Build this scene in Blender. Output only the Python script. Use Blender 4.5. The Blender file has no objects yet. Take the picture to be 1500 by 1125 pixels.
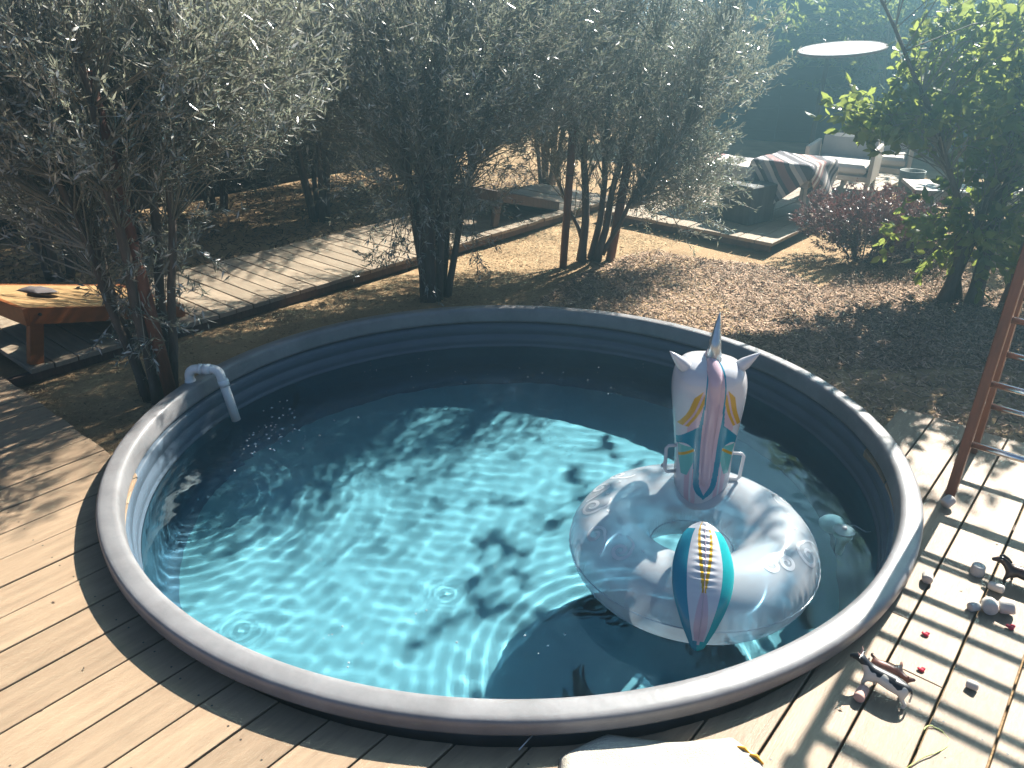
import bpy, bmesh, math, random
import numpy as np
from mathutils import Vector, Matrix, noise as mnoise
R_ = math.radians
rng = np.random.default_rng(7)
random.seed(7)
scene = bpy.context.scene
C = scene.collection

# ------------------------------------------------------------------ camera
CAM_H = 1.674
cd = bpy.data.cameras.new('camera'); cam = bpy.data.objects.new('camera', cd); C.objects.link(cam)
cd.sensor_width = 36.0; cd.lens = 1150 / 1500 * 36.0; cd.clip_start = 0.05; cd.clip_end = 1000
cam.matrix_world = Matrix.Translation((0, 0, CAM_H)) @ Matrix.Rotation(R_(90 - 25.8), 4, 'X') @ Matrix.Rotation(R_(0.8), 4, 'Z')
scene.camera = cam

# ------------------------------------------------------------------ sky and sun
SUN_AZ, SUN_EL = 39.0, 40.5
world = bpy.data.worlds.new('World'); scene.world = world; world.use_nodes = True
wn = world.node_tree.nodes; wl = world.node_tree.links
bg = wn['Background']; sky = wn.new('ShaderNodeTexSky'); sky.sky_type = 'NISHITA'; sky.sun_disc = False
sky.sun_elevation = R_(SUN_EL); sky.sun_rotation = R_(SUN_AZ); sky.altitude = 50; sky.dust_density = 0.3; sky.air_density = 0.55; sky.ozone_density = 1.6
wl.new(sky.outputs[0], bg.inputs[0]); bg.inputs[1].default_value = 0.05
sd = bpy.data.lights.new('sun', 'SUN'); sun = bpy.data.objects.new('sun', sd); C.objects.link(sun)
sd.energy = 5.0; sd.angle = R_(0.55); sd.color = (1.0, 0.94, 0.85)
S = Vector((math.sin(R_(SUN_AZ)) * math.cos(R_(SUN_EL)), math.cos(R_(SUN_AZ)) * math.cos(R_(SUN_EL)), math.sin(R_(SUN_EL))))
sun.rotation_euler = S.to_track_quat('Z', 'Y').to_euler(); sun.location = (6, 8, 9)
sd.cycles.is_caustics_light = True
scene.view_settings.view_transform = 'Standard'; scene.view_settings.look = 'None'
scene.view_settings.exposure = 1.85; scene.view_settings.gamma = 1.0
scene.cycles.max_bounces = 8; scene.cycles.diffuse_bounces = 1; scene.cycles.transparent_max_bounces = 12; scene.cycles.volume_bounces = 0
scene.cycles.sample_clamp_indirect = 4.0; scene.cycles.blur_glossy = 0.6
scene.cycles.use_denoising = True

# ------------------------------------------------------------------ helpers
def mat(name, col, rough=0.6, var=0.0, scale=8.0, stretch=None, bump=0.0, bscale=60.0, spec=0.5, coat=0.0, metal=0.0,
        objvar=0.0, islandvar=0.0, detail=6, col2=None, coords='Object', transl=0.0):
    m = bpy.data.materials.new(name); m.use_nodes = True; nt = m.node_tree; n = nt.nodes; L = nt.links
    b = n['Principled BSDF']; b.inputs['Roughness'].default_value = rough; b.inputs['Metallic'].default_value = metal
    b.inputs['Specular IOR Level'].default_value = spec; b.inputs['Coat Weight'].default_value = coat
    b.inputs['Coat Roughness'].default_value = 0.15
    b.inputs['Base Color'].default_value = (*col, 1)
    tc = n.new('ShaderNodeTexCoord'); src = tc.outputs[coords]
    if stretch:
        mp = n.new('ShaderNodeMapping'); mp.inputs['Scale'].default_value = stretch; L.new(src, mp.inputs[0]); src = mp.outputs[0]
    cur = None
    if var > 0 or col2:
        nz = n.new('ShaderNodeTexNoise'); nz.inputs['Scale'].default_value = scale; nz.inputs['Detail'].default_value = detail
        nz.inputs['Roughness'].default_value = 0.65; L.new(src, nz.inputs['Vector'])
        rp = n.new('ShaderNodeValToRGB'); e = rp.color_ramp.elements
        e[0].position = 0.3; e[1].position = 0.7
        c2 = col2 if col2 else tuple(min(1, c * (1 + var)) for c in col)
        c1 = col if col2 else tuple(c * (1 - var) for c in col)
        e[0].color = (*c1, 1); e[1].color = (*c2, 1)
        L.new(nz.outputs[0], rp.inputs[0]); cur = rp.outputs[0]
    for kind, amt in (('obj', objvar), ('isl', islandvar)):
        if amt <= 0: continue
        if kind == 'obj': s = n.new('ShaderNodeObjectInfo').outputs['Random']
        else: s = n.new('ShaderNodeNewGeometry').outputs['Random Per Island']
        mr = n.new('ShaderNodeMapRange'); mr.inputs[3].default_value = 1 - amt; mr.inputs[4].default_value = 1 + amt; L.new(s, mr.inputs[0])
        hs = n.new('ShaderNodeHueSaturation'); L.new(mr.outputs[0], hs.inputs['Value'])
        if cur: L.new(cur, hs.inputs['Color'])
        else: hs.inputs['Color'].default_value = (*col, 1)
        cur = hs.outputs[0]
    if cur: L.new(cur, b.inputs['Base Color'])
    if bump > 0:
        bz = n.new('ShaderNodeTexNoise'); bz.inputs['Scale'].default_value = bscale; bz.inputs['Detail'].default_value = 8; L.new(src, bz.inputs['Vector'])
        bp = n.new('ShaderNodeBump'); bp.inputs['Strength'].default_value = bump; bp.inputs['Distance'].default_value = 0.01
        L.new(bz.outputs[0], bp.inputs['Height']); L.new(bp.outputs[0], b.inputs['Normal'])
    if transl > 0:
        tr = n.new('ShaderNodeBsdfTranslucent'); mx = n.new('ShaderNodeMixShader'); mx.inputs[0].default_value = transl
        if cur: L.new(cur, tr.inputs[0])
        else: tr.inputs[0].default_value = (*col, 1)
        L.new(b.outputs[0], mx.inputs[1]); L.new(tr.outputs[0], mx.inputs[2]); L.new(mx.outputs[0], n['Material Output'].inputs[0])
    return m

def leaf_mat(name, top, under, trans, tw=0.4, rough=0.4, var=0.35, spec=0.5):
    m = bpy.data.materials.new(name); m.use_nodes = True; nt = m.node_tree; n = nt.nodes; L = nt.links
    b = n['Principled BSDF']; b.inputs['Roughness'].default_value = rough; b.inputs['Specular IOR Level'].default_value = spec
    g = n.new('ShaderNodeNewGeometry'); mix = n.new('ShaderNodeMix'); mix.data_type = 'RGBA'
    mix.inputs[6].default_value = (*top, 1); mix.inputs[7].default_value = (*under, 1); L.new(g.outputs['Backfacing'], mix.inputs[0])
    mr = n.new('ShaderNodeMapRange'); mr.inputs[3].default_value = 1 - var; mr.inputs[4].default_value = 1 + var; L.new(g.outputs['Random Per Island'], mr.inputs[0])
    hs = n.new('ShaderNodeHueSaturation'); L.new(mr.outputs[0], hs.inputs['Value']); L.new(mix.outputs[2], hs.inputs['Color'])
    L.new(hs.outputs[0], b.inputs['Base Color'])
    tr = n.new('ShaderNodeBsdfTranslucent'); tr.inputs[0].default_value = (*trans, 1)
    mx = n.new('ShaderNodeMixShader'); mx.inputs[0].default_value = tw
    L.new(b.outputs[0], mx.inputs[1]); L.new(tr.outputs[0], mx.inputs[2]); L.new(mx.outputs[0], n['Material Output'].inputs[0])
    return m

def mesh(name, v, f, m, smooth=False):
    me = bpy.data.meshes.new(name)
    if isinstance(f, np.ndarray):
        v = np.asarray(v, np.float32); k = f.shape[1]
        me.vertices.add(len(v)); me.vertices.foreach_set('co', v.ravel())
        me.loops.add(f.size); me.loops.foreach_set('vertex_index', f.astype(np.int32).ravel())
        me.polygons.add(len(f)); me.polygons.foreach_set('loop_start', np.arange(0, f.size, k, dtype=np.int32))
        me.update(calc_edges=True); me.validate()
    else:
        me.from_pydata([tuple(map(float, p)) for p in v], [], f); me.update()
    for x in (m if isinstance(m, (list, tuple)) else [m]): me.materials.append(x)
    if smooth: me.polygons.foreach_set('use_smooth', np.ones(len(me.polygons), bool))
    return me

def link(name, me, parent=None, loc=(0, 0, 0), rot=(0, 0, 0)):
    o = bpy.data.objects.new(name, me); C.objects.link(o); o.location = loc; o.rotation_euler = rot
    if parent: o.parent = parent
    return o

def thing(name, label, cat, loc=(0, 0, 0), rotz=0.0, group=None, kind=None):
    o = bpy.data.objects.new(name, None); C.objects.link(o); o.empty_display_size = 0.1
    o.location = loc; o.rotation_euler = (0, 0, rotz)
    if kind: o['kind'] = kind
    if label: o['label'] = label
    if cat: o['category'] = cat
    if group: o['group'] = group
    return o

def tag(o, label=None, cat=None, group=None, kind=None):
    for k, x in (('label', label), ('category', cat), ('group', group), ('kind', kind)):
        if x: o[k] = x
    return o

class MB:
    """collects shapes into one mesh"""
    def __init__(s): s.v = []; s.f = []; s.mi = []
    def add(s, v, f, mi=0):
        o = len(s.v); s.v += [tuple(p) for p in v]; s.f += [tuple(i + o for i in q) for q in f]; s.mi += [mi] * len(f); return s
    def box(s, a, b, ch=0.0, mi=0, M=None):
        x0, y0, z0 = a; x1, y1, z1 = b
        if ch <= 0:
            v = [(x, y, z) for z in (z0, z1) for x, y in ((x0, y0), (x1, y0), (x1, y1), (x0, y1))]
            f = [(3, 2, 1, 0), (4, 5, 6, 7), (0, 1, 5, 4), (1, 2, 6, 5), (2, 3, 7, 6), (3, 0, 4, 7)]
        else:
            def ring(e, z): return [(x0 + e, y0 + e, z), (x1 - e, y0 + e, z), (x1 - e, y1 - e, z), (x0 + e, y1 - e, z)]
            v = ring(ch, z0) + ring(0, z0 + ch) + ring(0, z1 - ch) + ring(ch, z1)
            f = [(3, 2, 1, 0), (12, 13, 14, 15)]
            for k in range(3):
                for i in range(4):
                    j = (i + 1) % 4; f.append((4 * k + i, 4 * k + j, 4 * k + 4 + j, 4 * k + 4 + i))
        if M is not None: v = [tuple(M @ Vector(p)) for p in v]
        return s.add(v, f, mi)
    def tube(s, pts, rad, n=8, cap=True, mi=0):
        pts = [Vector(p) for p in pts]
        if not hasattr(rad, '__len__'): rad = [rad] * len(pts)
        v = []; f = []; up = None
        for i, p in enumerate(pts):
            t = (pts[min(i + 1, len(pts) - 1)] - pts[max(i - 1, 0)]).normalized()
            if up is None:
                up = t.orthogonal().normalized()
            up = (up - t * up.dot(t)).normalized(); w = t.cross(up)
            for k in range(n):
                a = 2 * math.pi * k / n; v.append(tuple(p + (up * math.cos(a) + w * math.sin(a)) * rad[i]))
        for i in range(len(pts) - 1):
            for k in range(n):
                k2 = (k + 1) % n; f.append((i * n + k, i * n + k2, (i + 1) * n + k2, (i + 1) * n + k))
        if cap:
            f.append(tuple(range(n - 1, -1, -1))); q = (len(pts) - 1) * n; f.append(tuple(range(q, q + n)))
        return s.add(v, f, mi)
    def bar(s, p, q, w, h, mi=0, ch=0.0):
        """rectangular bar from p to q, w wide, h high (in the plane holding z where possible)"""
        p = Vector(p); q = Vector(q); d = (q - p); L = d.length; d.normalize()
        side = d.cross(Vector((0, 0, 1)))
        if side.length < 1e-4: side = Vector((1, 0, 0))
        side.normalize(); up = side.cross(d)
        M = Matrix((( d.x, side.x, up.x, p.x), (d.y, side.y, up.y, p.y), (d.z, side.z, up.z, p.z), (0, 0, 0, 1)))
        return s.box((0, -w / 2, -h / 2), (L, w / 2, h / 2), ch, mi, M)
    def ell(s, c, r, nu=16, nv=10, mi=0, M=None):
        v = []; f = []
        for j in range(nv + 1):
            a = math.pi * j / nv
            for i in range(nu):
                b = 2 * math.pi * i / nu
                v.append((c[0] + r[0] * math.sin(a) * math.cos(b), c[1] + r[1] * math.sin(a) * math.sin(b), c[2] - r[2] * math.cos(a)))
        for j in range(nv):
            for i in range(nu):
                i2 = (i + 1) % nu; f.append((j * nu + i, j * nu + i2, (j + 1) * nu + i2, (j + 1) * nu + i))
        if M is not None: v = [tuple(M @ Vector(p)) for p in v]
        return s.add(v, f, mi)
    def lathe(s, prof, n=24, c=(0, 0, 0), mi=0, cap=True):
        v = []; f = []
        for r, z in prof:
            for i in range(n):
                a = 2 * math.pi * i / n; v.append((c[0] + r * math.cos(a), c[1] + r * math.sin(a), c[2] + z))
        for j in range(len(prof) - 1):
            for i in range(n):
                i2 = (i + 1) % n; f.append((j * n + i, j * n + i2, (j + 1) * n + i2, (j + 1) * n + i))
        if cap:
            f.append(tuple(range(n - 1, -1, -1))); q = (len(prof) - 1) * n; f.append(tuple(range(q, q + n)))
        return s.add(v, f, mi)
    def build(s, name, m, parent=None, smooth=False, loc=(0, 0, 0), rot=(0, 0, 0)):
        me = mesh(name, s.v, s.f, m, smooth)
        if any(s.mi): me.polygons.foreach_set('material_index', s.mi)
        return link(name, me, parent, loc, rot)

# ------------------------------------------------------------------ materials
M = {}
M['deck'] = mat('deck_board', (0.295, 0.208, 0.134), 0.55, var=0.20, scale=5, stretch=(0.8, 7, 7), bump=0.25, bscale=40, objvar=0.14, spec=0.35)
M['deck_end'] = mat('walkway_board', (0.31, 0.245, 0.175), 0.6, var=0.22, scale=6, stretch=(7, 0.8, 7), bump=0.25, bscale=40, objvar=0.12, spec=0.3)
M['screw'] = mat('screw', (0.03, 0.025, 0.02), 0.5)
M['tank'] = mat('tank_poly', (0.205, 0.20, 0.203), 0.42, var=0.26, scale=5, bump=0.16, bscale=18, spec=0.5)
M['tank_in'] = mat('tank_interior', (0.080, 0.112, 0.148), 0.36, var=0.08, scale=6, bump=0.05, bscale=20, spec=0.25)  # same poly as the rim, with the wall's shade put into the colour
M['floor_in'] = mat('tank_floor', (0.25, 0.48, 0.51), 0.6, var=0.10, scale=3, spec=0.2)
M['wall_in'] = mat('tank_wall_shaded', (0.11, 0.205, 0.27), 0.5, var=0.10, scale=4, spec=0.2)  # darker than the floor: shade on the back wall painted into the colour
M['ground'] = mat('ground', (0.25, 0.165, 0.092), 0.9, col2=(0.46, 0.32, 0.178), scale=3.2, bump=0.9, bscale=55, spec=0.1, detail=10)
M['chip'] = mat('mulch_chip', (0.38, 0.26, 0.178), 0.8, islandvar=0.7, spec=0.2)
M['litter'] = mat('dry_leaf', (0.17, 0.12, 0.085), 0.8, islandvar=0.7, spec=0.2)  # darker than the chips; shade beyond the walkway is put into the colour
M['straw'] = mat('straw_bits', (0.32, 0.22, 0.12), 0.8, islandvar=0.6, spec=0.2)
M['bark'] = mat('bark', (0.10, 0.075, 0.055), 0.85, var=0.4, scale=30, stretch=(1, 1, 0.25), bump=0.6, bscale=50)
M['twig'] = mat('twig', (0.20, 0.18, 0.13), 0.7, var=0.3, scale=20)
M['olive'] = leaf_mat('olive_leaf', (0.15, 0.16, 0.13), (0.46, 0.46, 0.42), (0.34, 0.36, 0.25), 0.28, 0.25, .5, .9)
M['broad'] = leaf_mat('broad_leaf', (0.04, 0.09, 0.03), (0.08, 0.13, 0.06), (0.32, 0.38, 0.08), 0.50, 0.35)
M['purple'] = leaf_mat('purple_leaf', (0.085, 0.042, 0.044), (0.14, 0.075, 0.075), (0.20, 0.08, 0.07), 0.22, 0.4)
M['stake'] = mat('stake_wood', (0.16, 0.060, 0.032), 0.7, var=0.3, scale=12, stretch=(3, 3, 0.4), bump=0.3)
M['post'] = mat('post_wood', (0.09, 0.055, 0.04), 0.75, var=0.35, scale=14, stretch=(3, 3, 0.3), bump=0.4)
M['fence'] = mat('fence_board', (0.022, 0.018, 0.016), 0.8, var=0.3, scale=6, stretch=(0.6, 4, 6), bump=0.3, objvar=0.2)
M['ladder'] = mat('ladder_wood', (0.20, 0.070, 0.030), 0.42, var=0.28, scale=9, stretch=(5, 5, 0.4), bump=0.12, spec=0.5)
M['steel'] = mat('polished_rung', (0.75, 0.75, 0.76), 0.18, metal=1.0)
M['orange'] = mat('orange_wood', (0.26, 0.082, 0.022), 0.45, var=0.22, scale=7, stretch=(1, 5, 5))
M['ply'] = mat('board_ply', (0.38, 0.235, 0.105), 0.45, var=0.2, scale=5, stretch=(1, 6, 6))
M['bag'] = mat('beanbag_cloth', (0.10, 0.085, 0.085), 0.9, bump=0.4, bscale=200)
M['black'] = mat('dark_hole', (0.012, 0.012, 0.012), 0.8)
M['pvc'] = mat('white_pvc', (0.72, 0.73, 0.72), 0.35, var=0.04, scale=20)
M['white'] = mat('white_plastic', (0.62, 0.63, 0.64), 0.3)
M['mallow'] = mat('marshmallow_white', (0.60, 0.56, 0.50), 0.85, bump=0.15, bscale=150)
M['mallow_pink'] = mat('marshmallow_pink', (0.70, 0.42, 0.34), 0.8)
M['red'] = mat('red_petal', (0.62, 0.02, 0.05), 0.4)
M['string'] = mat('green_string', (0.45, 0.50, 0.14), 0.5)
M['towel'] = mat('cream_towel', (0.50, 0.455, 0.375), 0.95, var=0.04, scale=30, bump=0.5, bscale=260, spec=0.1)
M['yellow'] = mat('yellow_thread', (0.70, 0.33, 0.02), 0.7)
M['silverstick'] = mat('silver_stick', (0.7, 0.7, 0.68), 0.3, metal=0.6)

# ------------------------------------------------------------------ tank
TC = Vector((0.004, 2.86, 0.0)); ZW = -0.135; ZF = -0.58
NT = 192
def tank_r(a): return 1.534 + 0.042 * math.cos(2 * a) + 0.007 * math.sin(2 * a) + 0.010 * math.sin(a)
def ring_mesh(name, prof, m, parent, closed=False):
    v = []; f = []
    for dr, z in prof:
        for i in range(NT):
            a = 2 * math.pi * i / NT; r = tank_r(a) + dr
            v.append((r * math.cos(a), r * math.sin(a), z))
    for j in range(len(prof) - 1):
        for i in range(NT):
            i2 = (i + 1) % NT; f.append((j * NT + i, j * NT + i2, (j + 1) * NT + i2, (j + 1) * NT + i))
    return link(name, mesh(name, v, f, m, True), parent)
tank = thing('stock_tank_pool', 'round grey moulded stock tank pool full of water sunk in the deck', 'pool', TC)
rim = ring_mesh('rim', [(-.030, .034), (-.012, .030), (-.002, .033), (.0, .040), (.001, .062), (.0005, .074), (-.003, .0805), (-.009, .0845), (-.018, .0868), (-.034, .0885), (-.052, .0895),
    (-.063, .0885), (-.071, .083), (-.0755, .071), (-.078, .045), (-.081, .020), (-.081, .012), (-.076, .005), (-.060, .002), (-.058, -.004)], M['tank'], tank)
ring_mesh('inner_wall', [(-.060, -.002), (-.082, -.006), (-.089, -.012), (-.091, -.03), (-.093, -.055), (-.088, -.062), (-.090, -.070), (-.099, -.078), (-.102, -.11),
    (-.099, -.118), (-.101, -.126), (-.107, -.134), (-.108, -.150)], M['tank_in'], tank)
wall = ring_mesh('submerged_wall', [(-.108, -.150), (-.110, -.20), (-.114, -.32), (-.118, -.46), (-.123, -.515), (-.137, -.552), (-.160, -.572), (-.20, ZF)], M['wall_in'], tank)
ring_mesh('outer_wall', [(-.034, .036), (-.040, .02), (-.046, -.05), (-.05, -.30), (-.056, -.60)], M['tank'], tank)
v = []; f = []; NRr = 40
for j in range(NRr + 1):
    for i in range(NT):
        a = 2 * math.pi * i / NT; r = (tank_r(a) - .198) * (1 - j / NRr) + 0.004
        v.append((r * math.cos(a), r * math.sin(a), ZF + 0.006 * math.exp(-((r - .8) / .02) ** 2)))
for j in range(NRr):
    for i in range(NT):
        i2 = (i + 1) % NT; f.append((j * NT + i, j * NT + i2, (j + 1) * NT + i2, (j + 1) * NT + i))
f.append(tuple(NRr * NT + i for i in range(NT)))
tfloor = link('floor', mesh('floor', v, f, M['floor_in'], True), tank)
for o in (wall, tfloor): o.cycles.is_caustics_receiver = True

# ------------------------------------------------------------------ water
wm = bpy.data.materials.new('water'); wm.use_nodes = True; n = wm.node_tree.nodes; L = wm.node_tree.links
n.remove(n['Principled BSDF']); gl = n.new('ShaderNodeBsdfGlass'); gl.inputs['IOR'].default_value = 1.33; gl.inputs['Roughness'].default_value = 0.0
gl.inputs['Color'].default_value = (0.74, 0.93, 1.0, 1); L.new(gl.outputs[0], n['Material Output'].inputs[0])
st = 0.0125; N = int(3.06 / st)
gx, gy = np.meshgrid((np.arange(N + 1) - N / 2) * st, (np.arange(N + 1) - N / 2) * st)
hz = np.zeros_like(gx)
for k in range(46):
    lam = 0.05 * (7.0 ** rng.random()); a = rng.normal(math.pi * 0.72, 0.75); ph = rng.random() * 6.28
    amp = 0.0012 * lam ** 1.0 * rng.uniform(0.5, 1.2)
    env = 0.55 + 0.45 * np.sin(gx * rng.uniform(-2.5, 2.5) + gy * rng.uniform(-2.5, 2.5) + rng.random() * 6.28)
    hz += amp * env * np.sin(2 * math.pi / lam * (gx * math.cos(a) + gy * math.sin(a)) + ph + 0.8 * np.sin(gx * 3.1 + gy * 2.3 + ph))
def rings(cx, cy, amp, lam, dec, r0=0.0):
    r = np.hypot(gx - cx, gy - cy) - r0
    return amp * np.exp(-np.abs(r) / dec) * np.sin(2 * math.pi * r / lam) * (r > -0.02)
hz += rings(-1.25, 0.33, 0.0012, 0.055, 0.30) + rings(0.64, -0.60, 0.0005, 0.06, 0.25, 0.40)
for k in range(26):
    hz += rings(rng.uniform(-0.75, 0.15), rng.uniform(-1.3, -0.95), rng.uniform(.0003, .0007), rng.uniform(.018, .035), rng.uniform(.03, .07))
for k in range(12):
    a = rng.random() * 6.28; r = 1.2 * math.sqrt(rng.random())
    hz += rings(r * math.cos(a), r * math.sin(a), .0005, .03, .05)
vv = np.stack([gx, gy, hz], -1).reshape(-1, 3)
idx = np.arange((N + 1) * (N + 1)).reshape(N + 1, N + 1)
q = np.stack([idx[:-1, :-1], idx[:-1, 1:], idx[1:, 1:], idx[1:, :-1]], -1).reshape(-1, 4)
cc = vv[q].mean(1); ang = np.arctan2(cc[:, 1], cc[:, 0])
keep = np.hypot(cc[:, 0], cc[:, 1]) < (1.534 + 0.042 * np.cos(2 * ang) + 0.007 * np.sin(2 * ang) + 0.010 * np.sin(ang)) - 0.080
q = q[keep]; used = np.unique(q); rem = np.zeros(len(vv), int); rem[used] = np.arange(len(used))
water = link('water', mesh('water', vv[used], rem[q], wm, True), None, (TC.x, TC.y, ZW)); tag(water, kind='structure')
water.cycles.is_caustics_caster = True

bm_ = mat('bubble', (.75, .85, .9), .1); bm_.node_tree.nodes['Principled BSDF'].inputs['Alpha'].default_value = .45
mb = MB(); rb = random.Random(5)
for k in range(150):
    if k < 70: x, y, r = -1.22 + abs(rb.gauss(0, .13)), .33 + rb.gauss(0, .14), rb.uniform(.0015, .007)
    elif k < 125: x, y, r = rb.uniform(-1.0, .8), rb.uniform(.75, 1.2), rb.uniform(.001, .0045)
    else: x, y, r = rb.uniform(-.7, .2), rb.uniform(-1.25, -.8), rb.uniform(.001, .005)
    if math.hypot(x, y) < 1.38: mb.ell((x, y, .001), (r, r, r * .7), 8, 5)
o = mb.build('bubbles', bm_, None, True, (TC.x, TC.y, ZW)); tag(o, 'air bubbles drifting on the pool water from the pipe', 'bubbles', kind='stuff')

# ------------------------------------------------------------------ ground: one sheet with a hole for the tank
ZG = -0.095
def ground_h(x, y):
    d = math.hypot(x - TC.x, y - TC.y)
    k = min(1, max(0, (d - 1.5) / 0.5))
    h = 0.030 * mnoise.noise((x * 0.7, y * 0.7, 0.3)) + 0.012 * mnoise.noise((x * 2.6, y * 2.6, 1.3))
    return ZG + k * h * (1 if d < 12 else 0.6)
radii = [1.485, 1.50, 1.55] + list(np.linspace(1.65, 4.0, 26)) + list(np.geomspace(4.2, 400, 34))
v = []; f = []; NG = 144
for r in radii:
    for i in range(NG):
        a = 2 * math.pi * i / NG; rr = r + (tank_r(a) - 1.527) * max(0, 1 - (r - 1.485) / 1.0)
        x = TC.x + rr * math.cos(a); y = TC.y + rr * math.sin(a); v.append((x, y, ground_h(x, y)))
for j in range(len(radii) - 1):
    for i in range(NG):
        i2 = (i + 1) % NG; f.append((j * NG + i, j * NG + i2, (j + 1) * NG + i2, (j + 1) * NG + i))
tag(link('ground', mesh('ground', v, f, M['ground'], True)), kind='structure')

# ------------------------------------------------------------------ deck and walkway boards
PHI = R_(39.6); UD = Vector((math.sin(PHI), math.cos(PHI), 0)); VD = Vector((math.cos(PHI), -math.sin(PHI), 0))
def UV(u, v, z=0.0): return UD * u + VD * v + Vector((0, 0, z))
cu, cv = TC.dot(UD), TC.dot(VD)
deck = thing('pool_deck', None, None, (0, 0, 0), R_(90) - PHI, kind='structure')
TH = 0.026
def board(parent, outline, m, screws=(), dz=0.0):
    """outline: local (x, y) corner list, counter-clockwise; a thin board with chamfered top edge"""
    c = Vector((sum(p[0] for p in outline) / len(outline), sum(p[1] for p in outline) / len(outline)))
    n_ = len(outline); e = 0.0018; v = []
    def inset(p):
        d = Vector((p[0], p[1])) - c; return (p[0] - math.copysign(e, d.x), p[1] - math.copysign(e, d.y))
    ins = [inset(p) for p in outline]
    v = [(p[0], p[1], -TH + dz) for p in outline] + [(p[0], p[1], -e + dz) for p in outline] + [(p[0], p[1], dz) for p in ins]
    f = [tuple(range(n_ - 1, -1, -1)), tuple(range(2 * n_, 3 * n_))]
    for k in range(2):
        for i in range(n_):
            j = (i + 1) % n_; f.append((k * n_ + i, k * n_ + j, (k + 1) * n_ + j, (k + 1) * n_ + i))
    mb = MB(); mb.add(v, f)
    for (sx, sy) in screws:
        mb.add([(sx + .0032 * math.cos(a), sy + .0032 * math.sin(a), dz + .0006) for a in np.linspace(0, 2 * math.pi, 7)[:-1]], [tuple(range(6))], 1)
    return mb.build('board', [m, M['screw']], parent)
PITCH = 0.149; GAP = 0.0066; V0 = -0.535
def circ_u(vv_, sgn, rad):
    d = vv_ - cv
    if abs(d) >= rad: return None
    return cu + sgn * math.sqrt(rad * rad - d * d)
kmin = int(math.floor((-5.4 - V0) / PITCH)); kmax = int((2.2 - V0) / PITCH)
for k in range(kmin, kmax + 1):
    v0 = V0 + (k - 1) * PITCH + GAP / 2; v1 = V0 + k * PITCH - GAP / 2; vm = (v0 + v1) / 2
    back_end = 1.08 if vm < -2.0 else 3.68
    Rc = 1.485
    lows = [circ_u(x, -1, Rc) for x in (v0, v1)]; highs = [circ_u(x, 1, Rc) for x in (v0, v1)]
    dz = random.uniform(-.0015, .0015); segs = []
    jit = random.uniform(-.004, .004)
    tv = min(v1, cv + Rc - .0005) if vm > cv else v1; sv = max(v0, cv - Rc + .0005) if vm < cv else v0
    if lows[0] is None and lows[1] is None:
        segs.append([(-3.2, v0), (-3.2, v1), (back_end + jit, v1), (back_end + jit, v0)])
    else:
        lim = 1.08 + jit if vm < -2.0 else 9.0
        arc_v = np.linspace(tv, sv, 7)
        lo = [(min(circ_u(x, -1, Rc), lim), x) for x in arc_v]
        pre = [(min(cu, lim), v1), (min(cu, lim), tv)] if tv < v1 - .001 else []
        post = [(min(lo[-1][0], lim), v0)] if sv > v0 + .001 else []
        segs.append([(-3.2, v0), (-3.2, v1)] + pre + lo + post)
        if vm > -0.65:
            hi = [(circ_u(x, 1, Rc), x) for x in arc_v[::-1]]
            pre = [(cu + .001, tv), (cu + .001, v1)] if tv < v1 - .001 else []
            segs.append(hi + pre + [(3.68 + jit, v1), (3.68 + jit, v0)])
    out = []
    for sg in segs:                                    # butt joints in some boards
        a0 = max(sg[0][0], sg[1][0]); a1 = min(p[0] for p in sg[2:])
        cut = 1.98 if (k % 4 == 3 and vm > -0.3) else (1.0 if (k % 5 == 1 and vm > 0.0) else None)
        if cut and len(sg) == 4 and a0 + .3 < cut < a1 - .3:
            out += [[sg[0], sg[1], (cut - .0008, v1), (cut - .0008, v0)], [(cut + .0008, v0), (cut + .0008, v1), sg[2], sg[3]]]
        else: out.append(sg)
    for sg in out:
        if len(sg) > 4 and sg[0][0] > 0: a0, a1 = max(p[0] for p in sg[:-2]), sg[-1][0]
        else: a0, a1 = sg[0][0], min(p[0] for p in sg[2:])
        sc = []
        for s in np.arange(-3.0, 4, 0.405):
            for s2 in (v0 + .026, v1 - .026):
                if a0 + .02 < s < a1 - .02: sc.append((s + random.uniform(-.006, .006), -s2))
        board(deck, [(p[0], -p[1]) for p in sg], M['deck'], sc, dz)
# joists under the deck edges
for (ua, va, ub, vb) in ((1.0, -5.3, 1.0, -3.0), (3.6, -0.60, 3.6, 2.1), (3.0, -0.25, 3.0, 2.1), (0.3, -5.3, 0.3, 0.5)):
    MB().bar((ua, -va, -TH - .03), (ub, -vb, -TH - .03), .04, .058).build('joist', M['post'], deck)
walk = thing('plank_walkway', None, None, (0, 0, 0), R_(90) - PHI, kind='structure')
WP = 0.1165; u = -0.9
while u < 6.5:
    va = -4.115 + random.uniform(-.006, .006); vb = -5.06 + random.uniform(-.006, .006)
    if u > 1.085:
        o = [(u + .004, -va), (u + WP - .004, -va), (u + WP - .004, -vb), (u + .004, -vb)]
        board(walk, o, M['deck_end'], [(u + .03, -va + .03), (u + WP - .03, -va + .03), (u + .03, -vb - .03), (u + WP - .03, -vb - .03)], random.uniform(-.002, .002))
    u += WP
for vv_ in (-4.15, -5.02): MB().bar((1.09, -vv_, -TH - .026), (6.5, -vv_, -TH - .026), .035, .048).build('joist', M['post'], walk)
plat = thing('lounge_platform', None, None, (0, 0, 0), R_(90) - PHI, kind='structure')
for k in range(11):
    v1 = -2.29 - k * .149; v0 = v1 - .142
    board(plat, [(5.95, -v0), (5.95, -v1), (9.6, -v1), (9.6, -v0)][::-1], M['deck_end'], [], random.uniform(-.002, .002) + .012)
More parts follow.
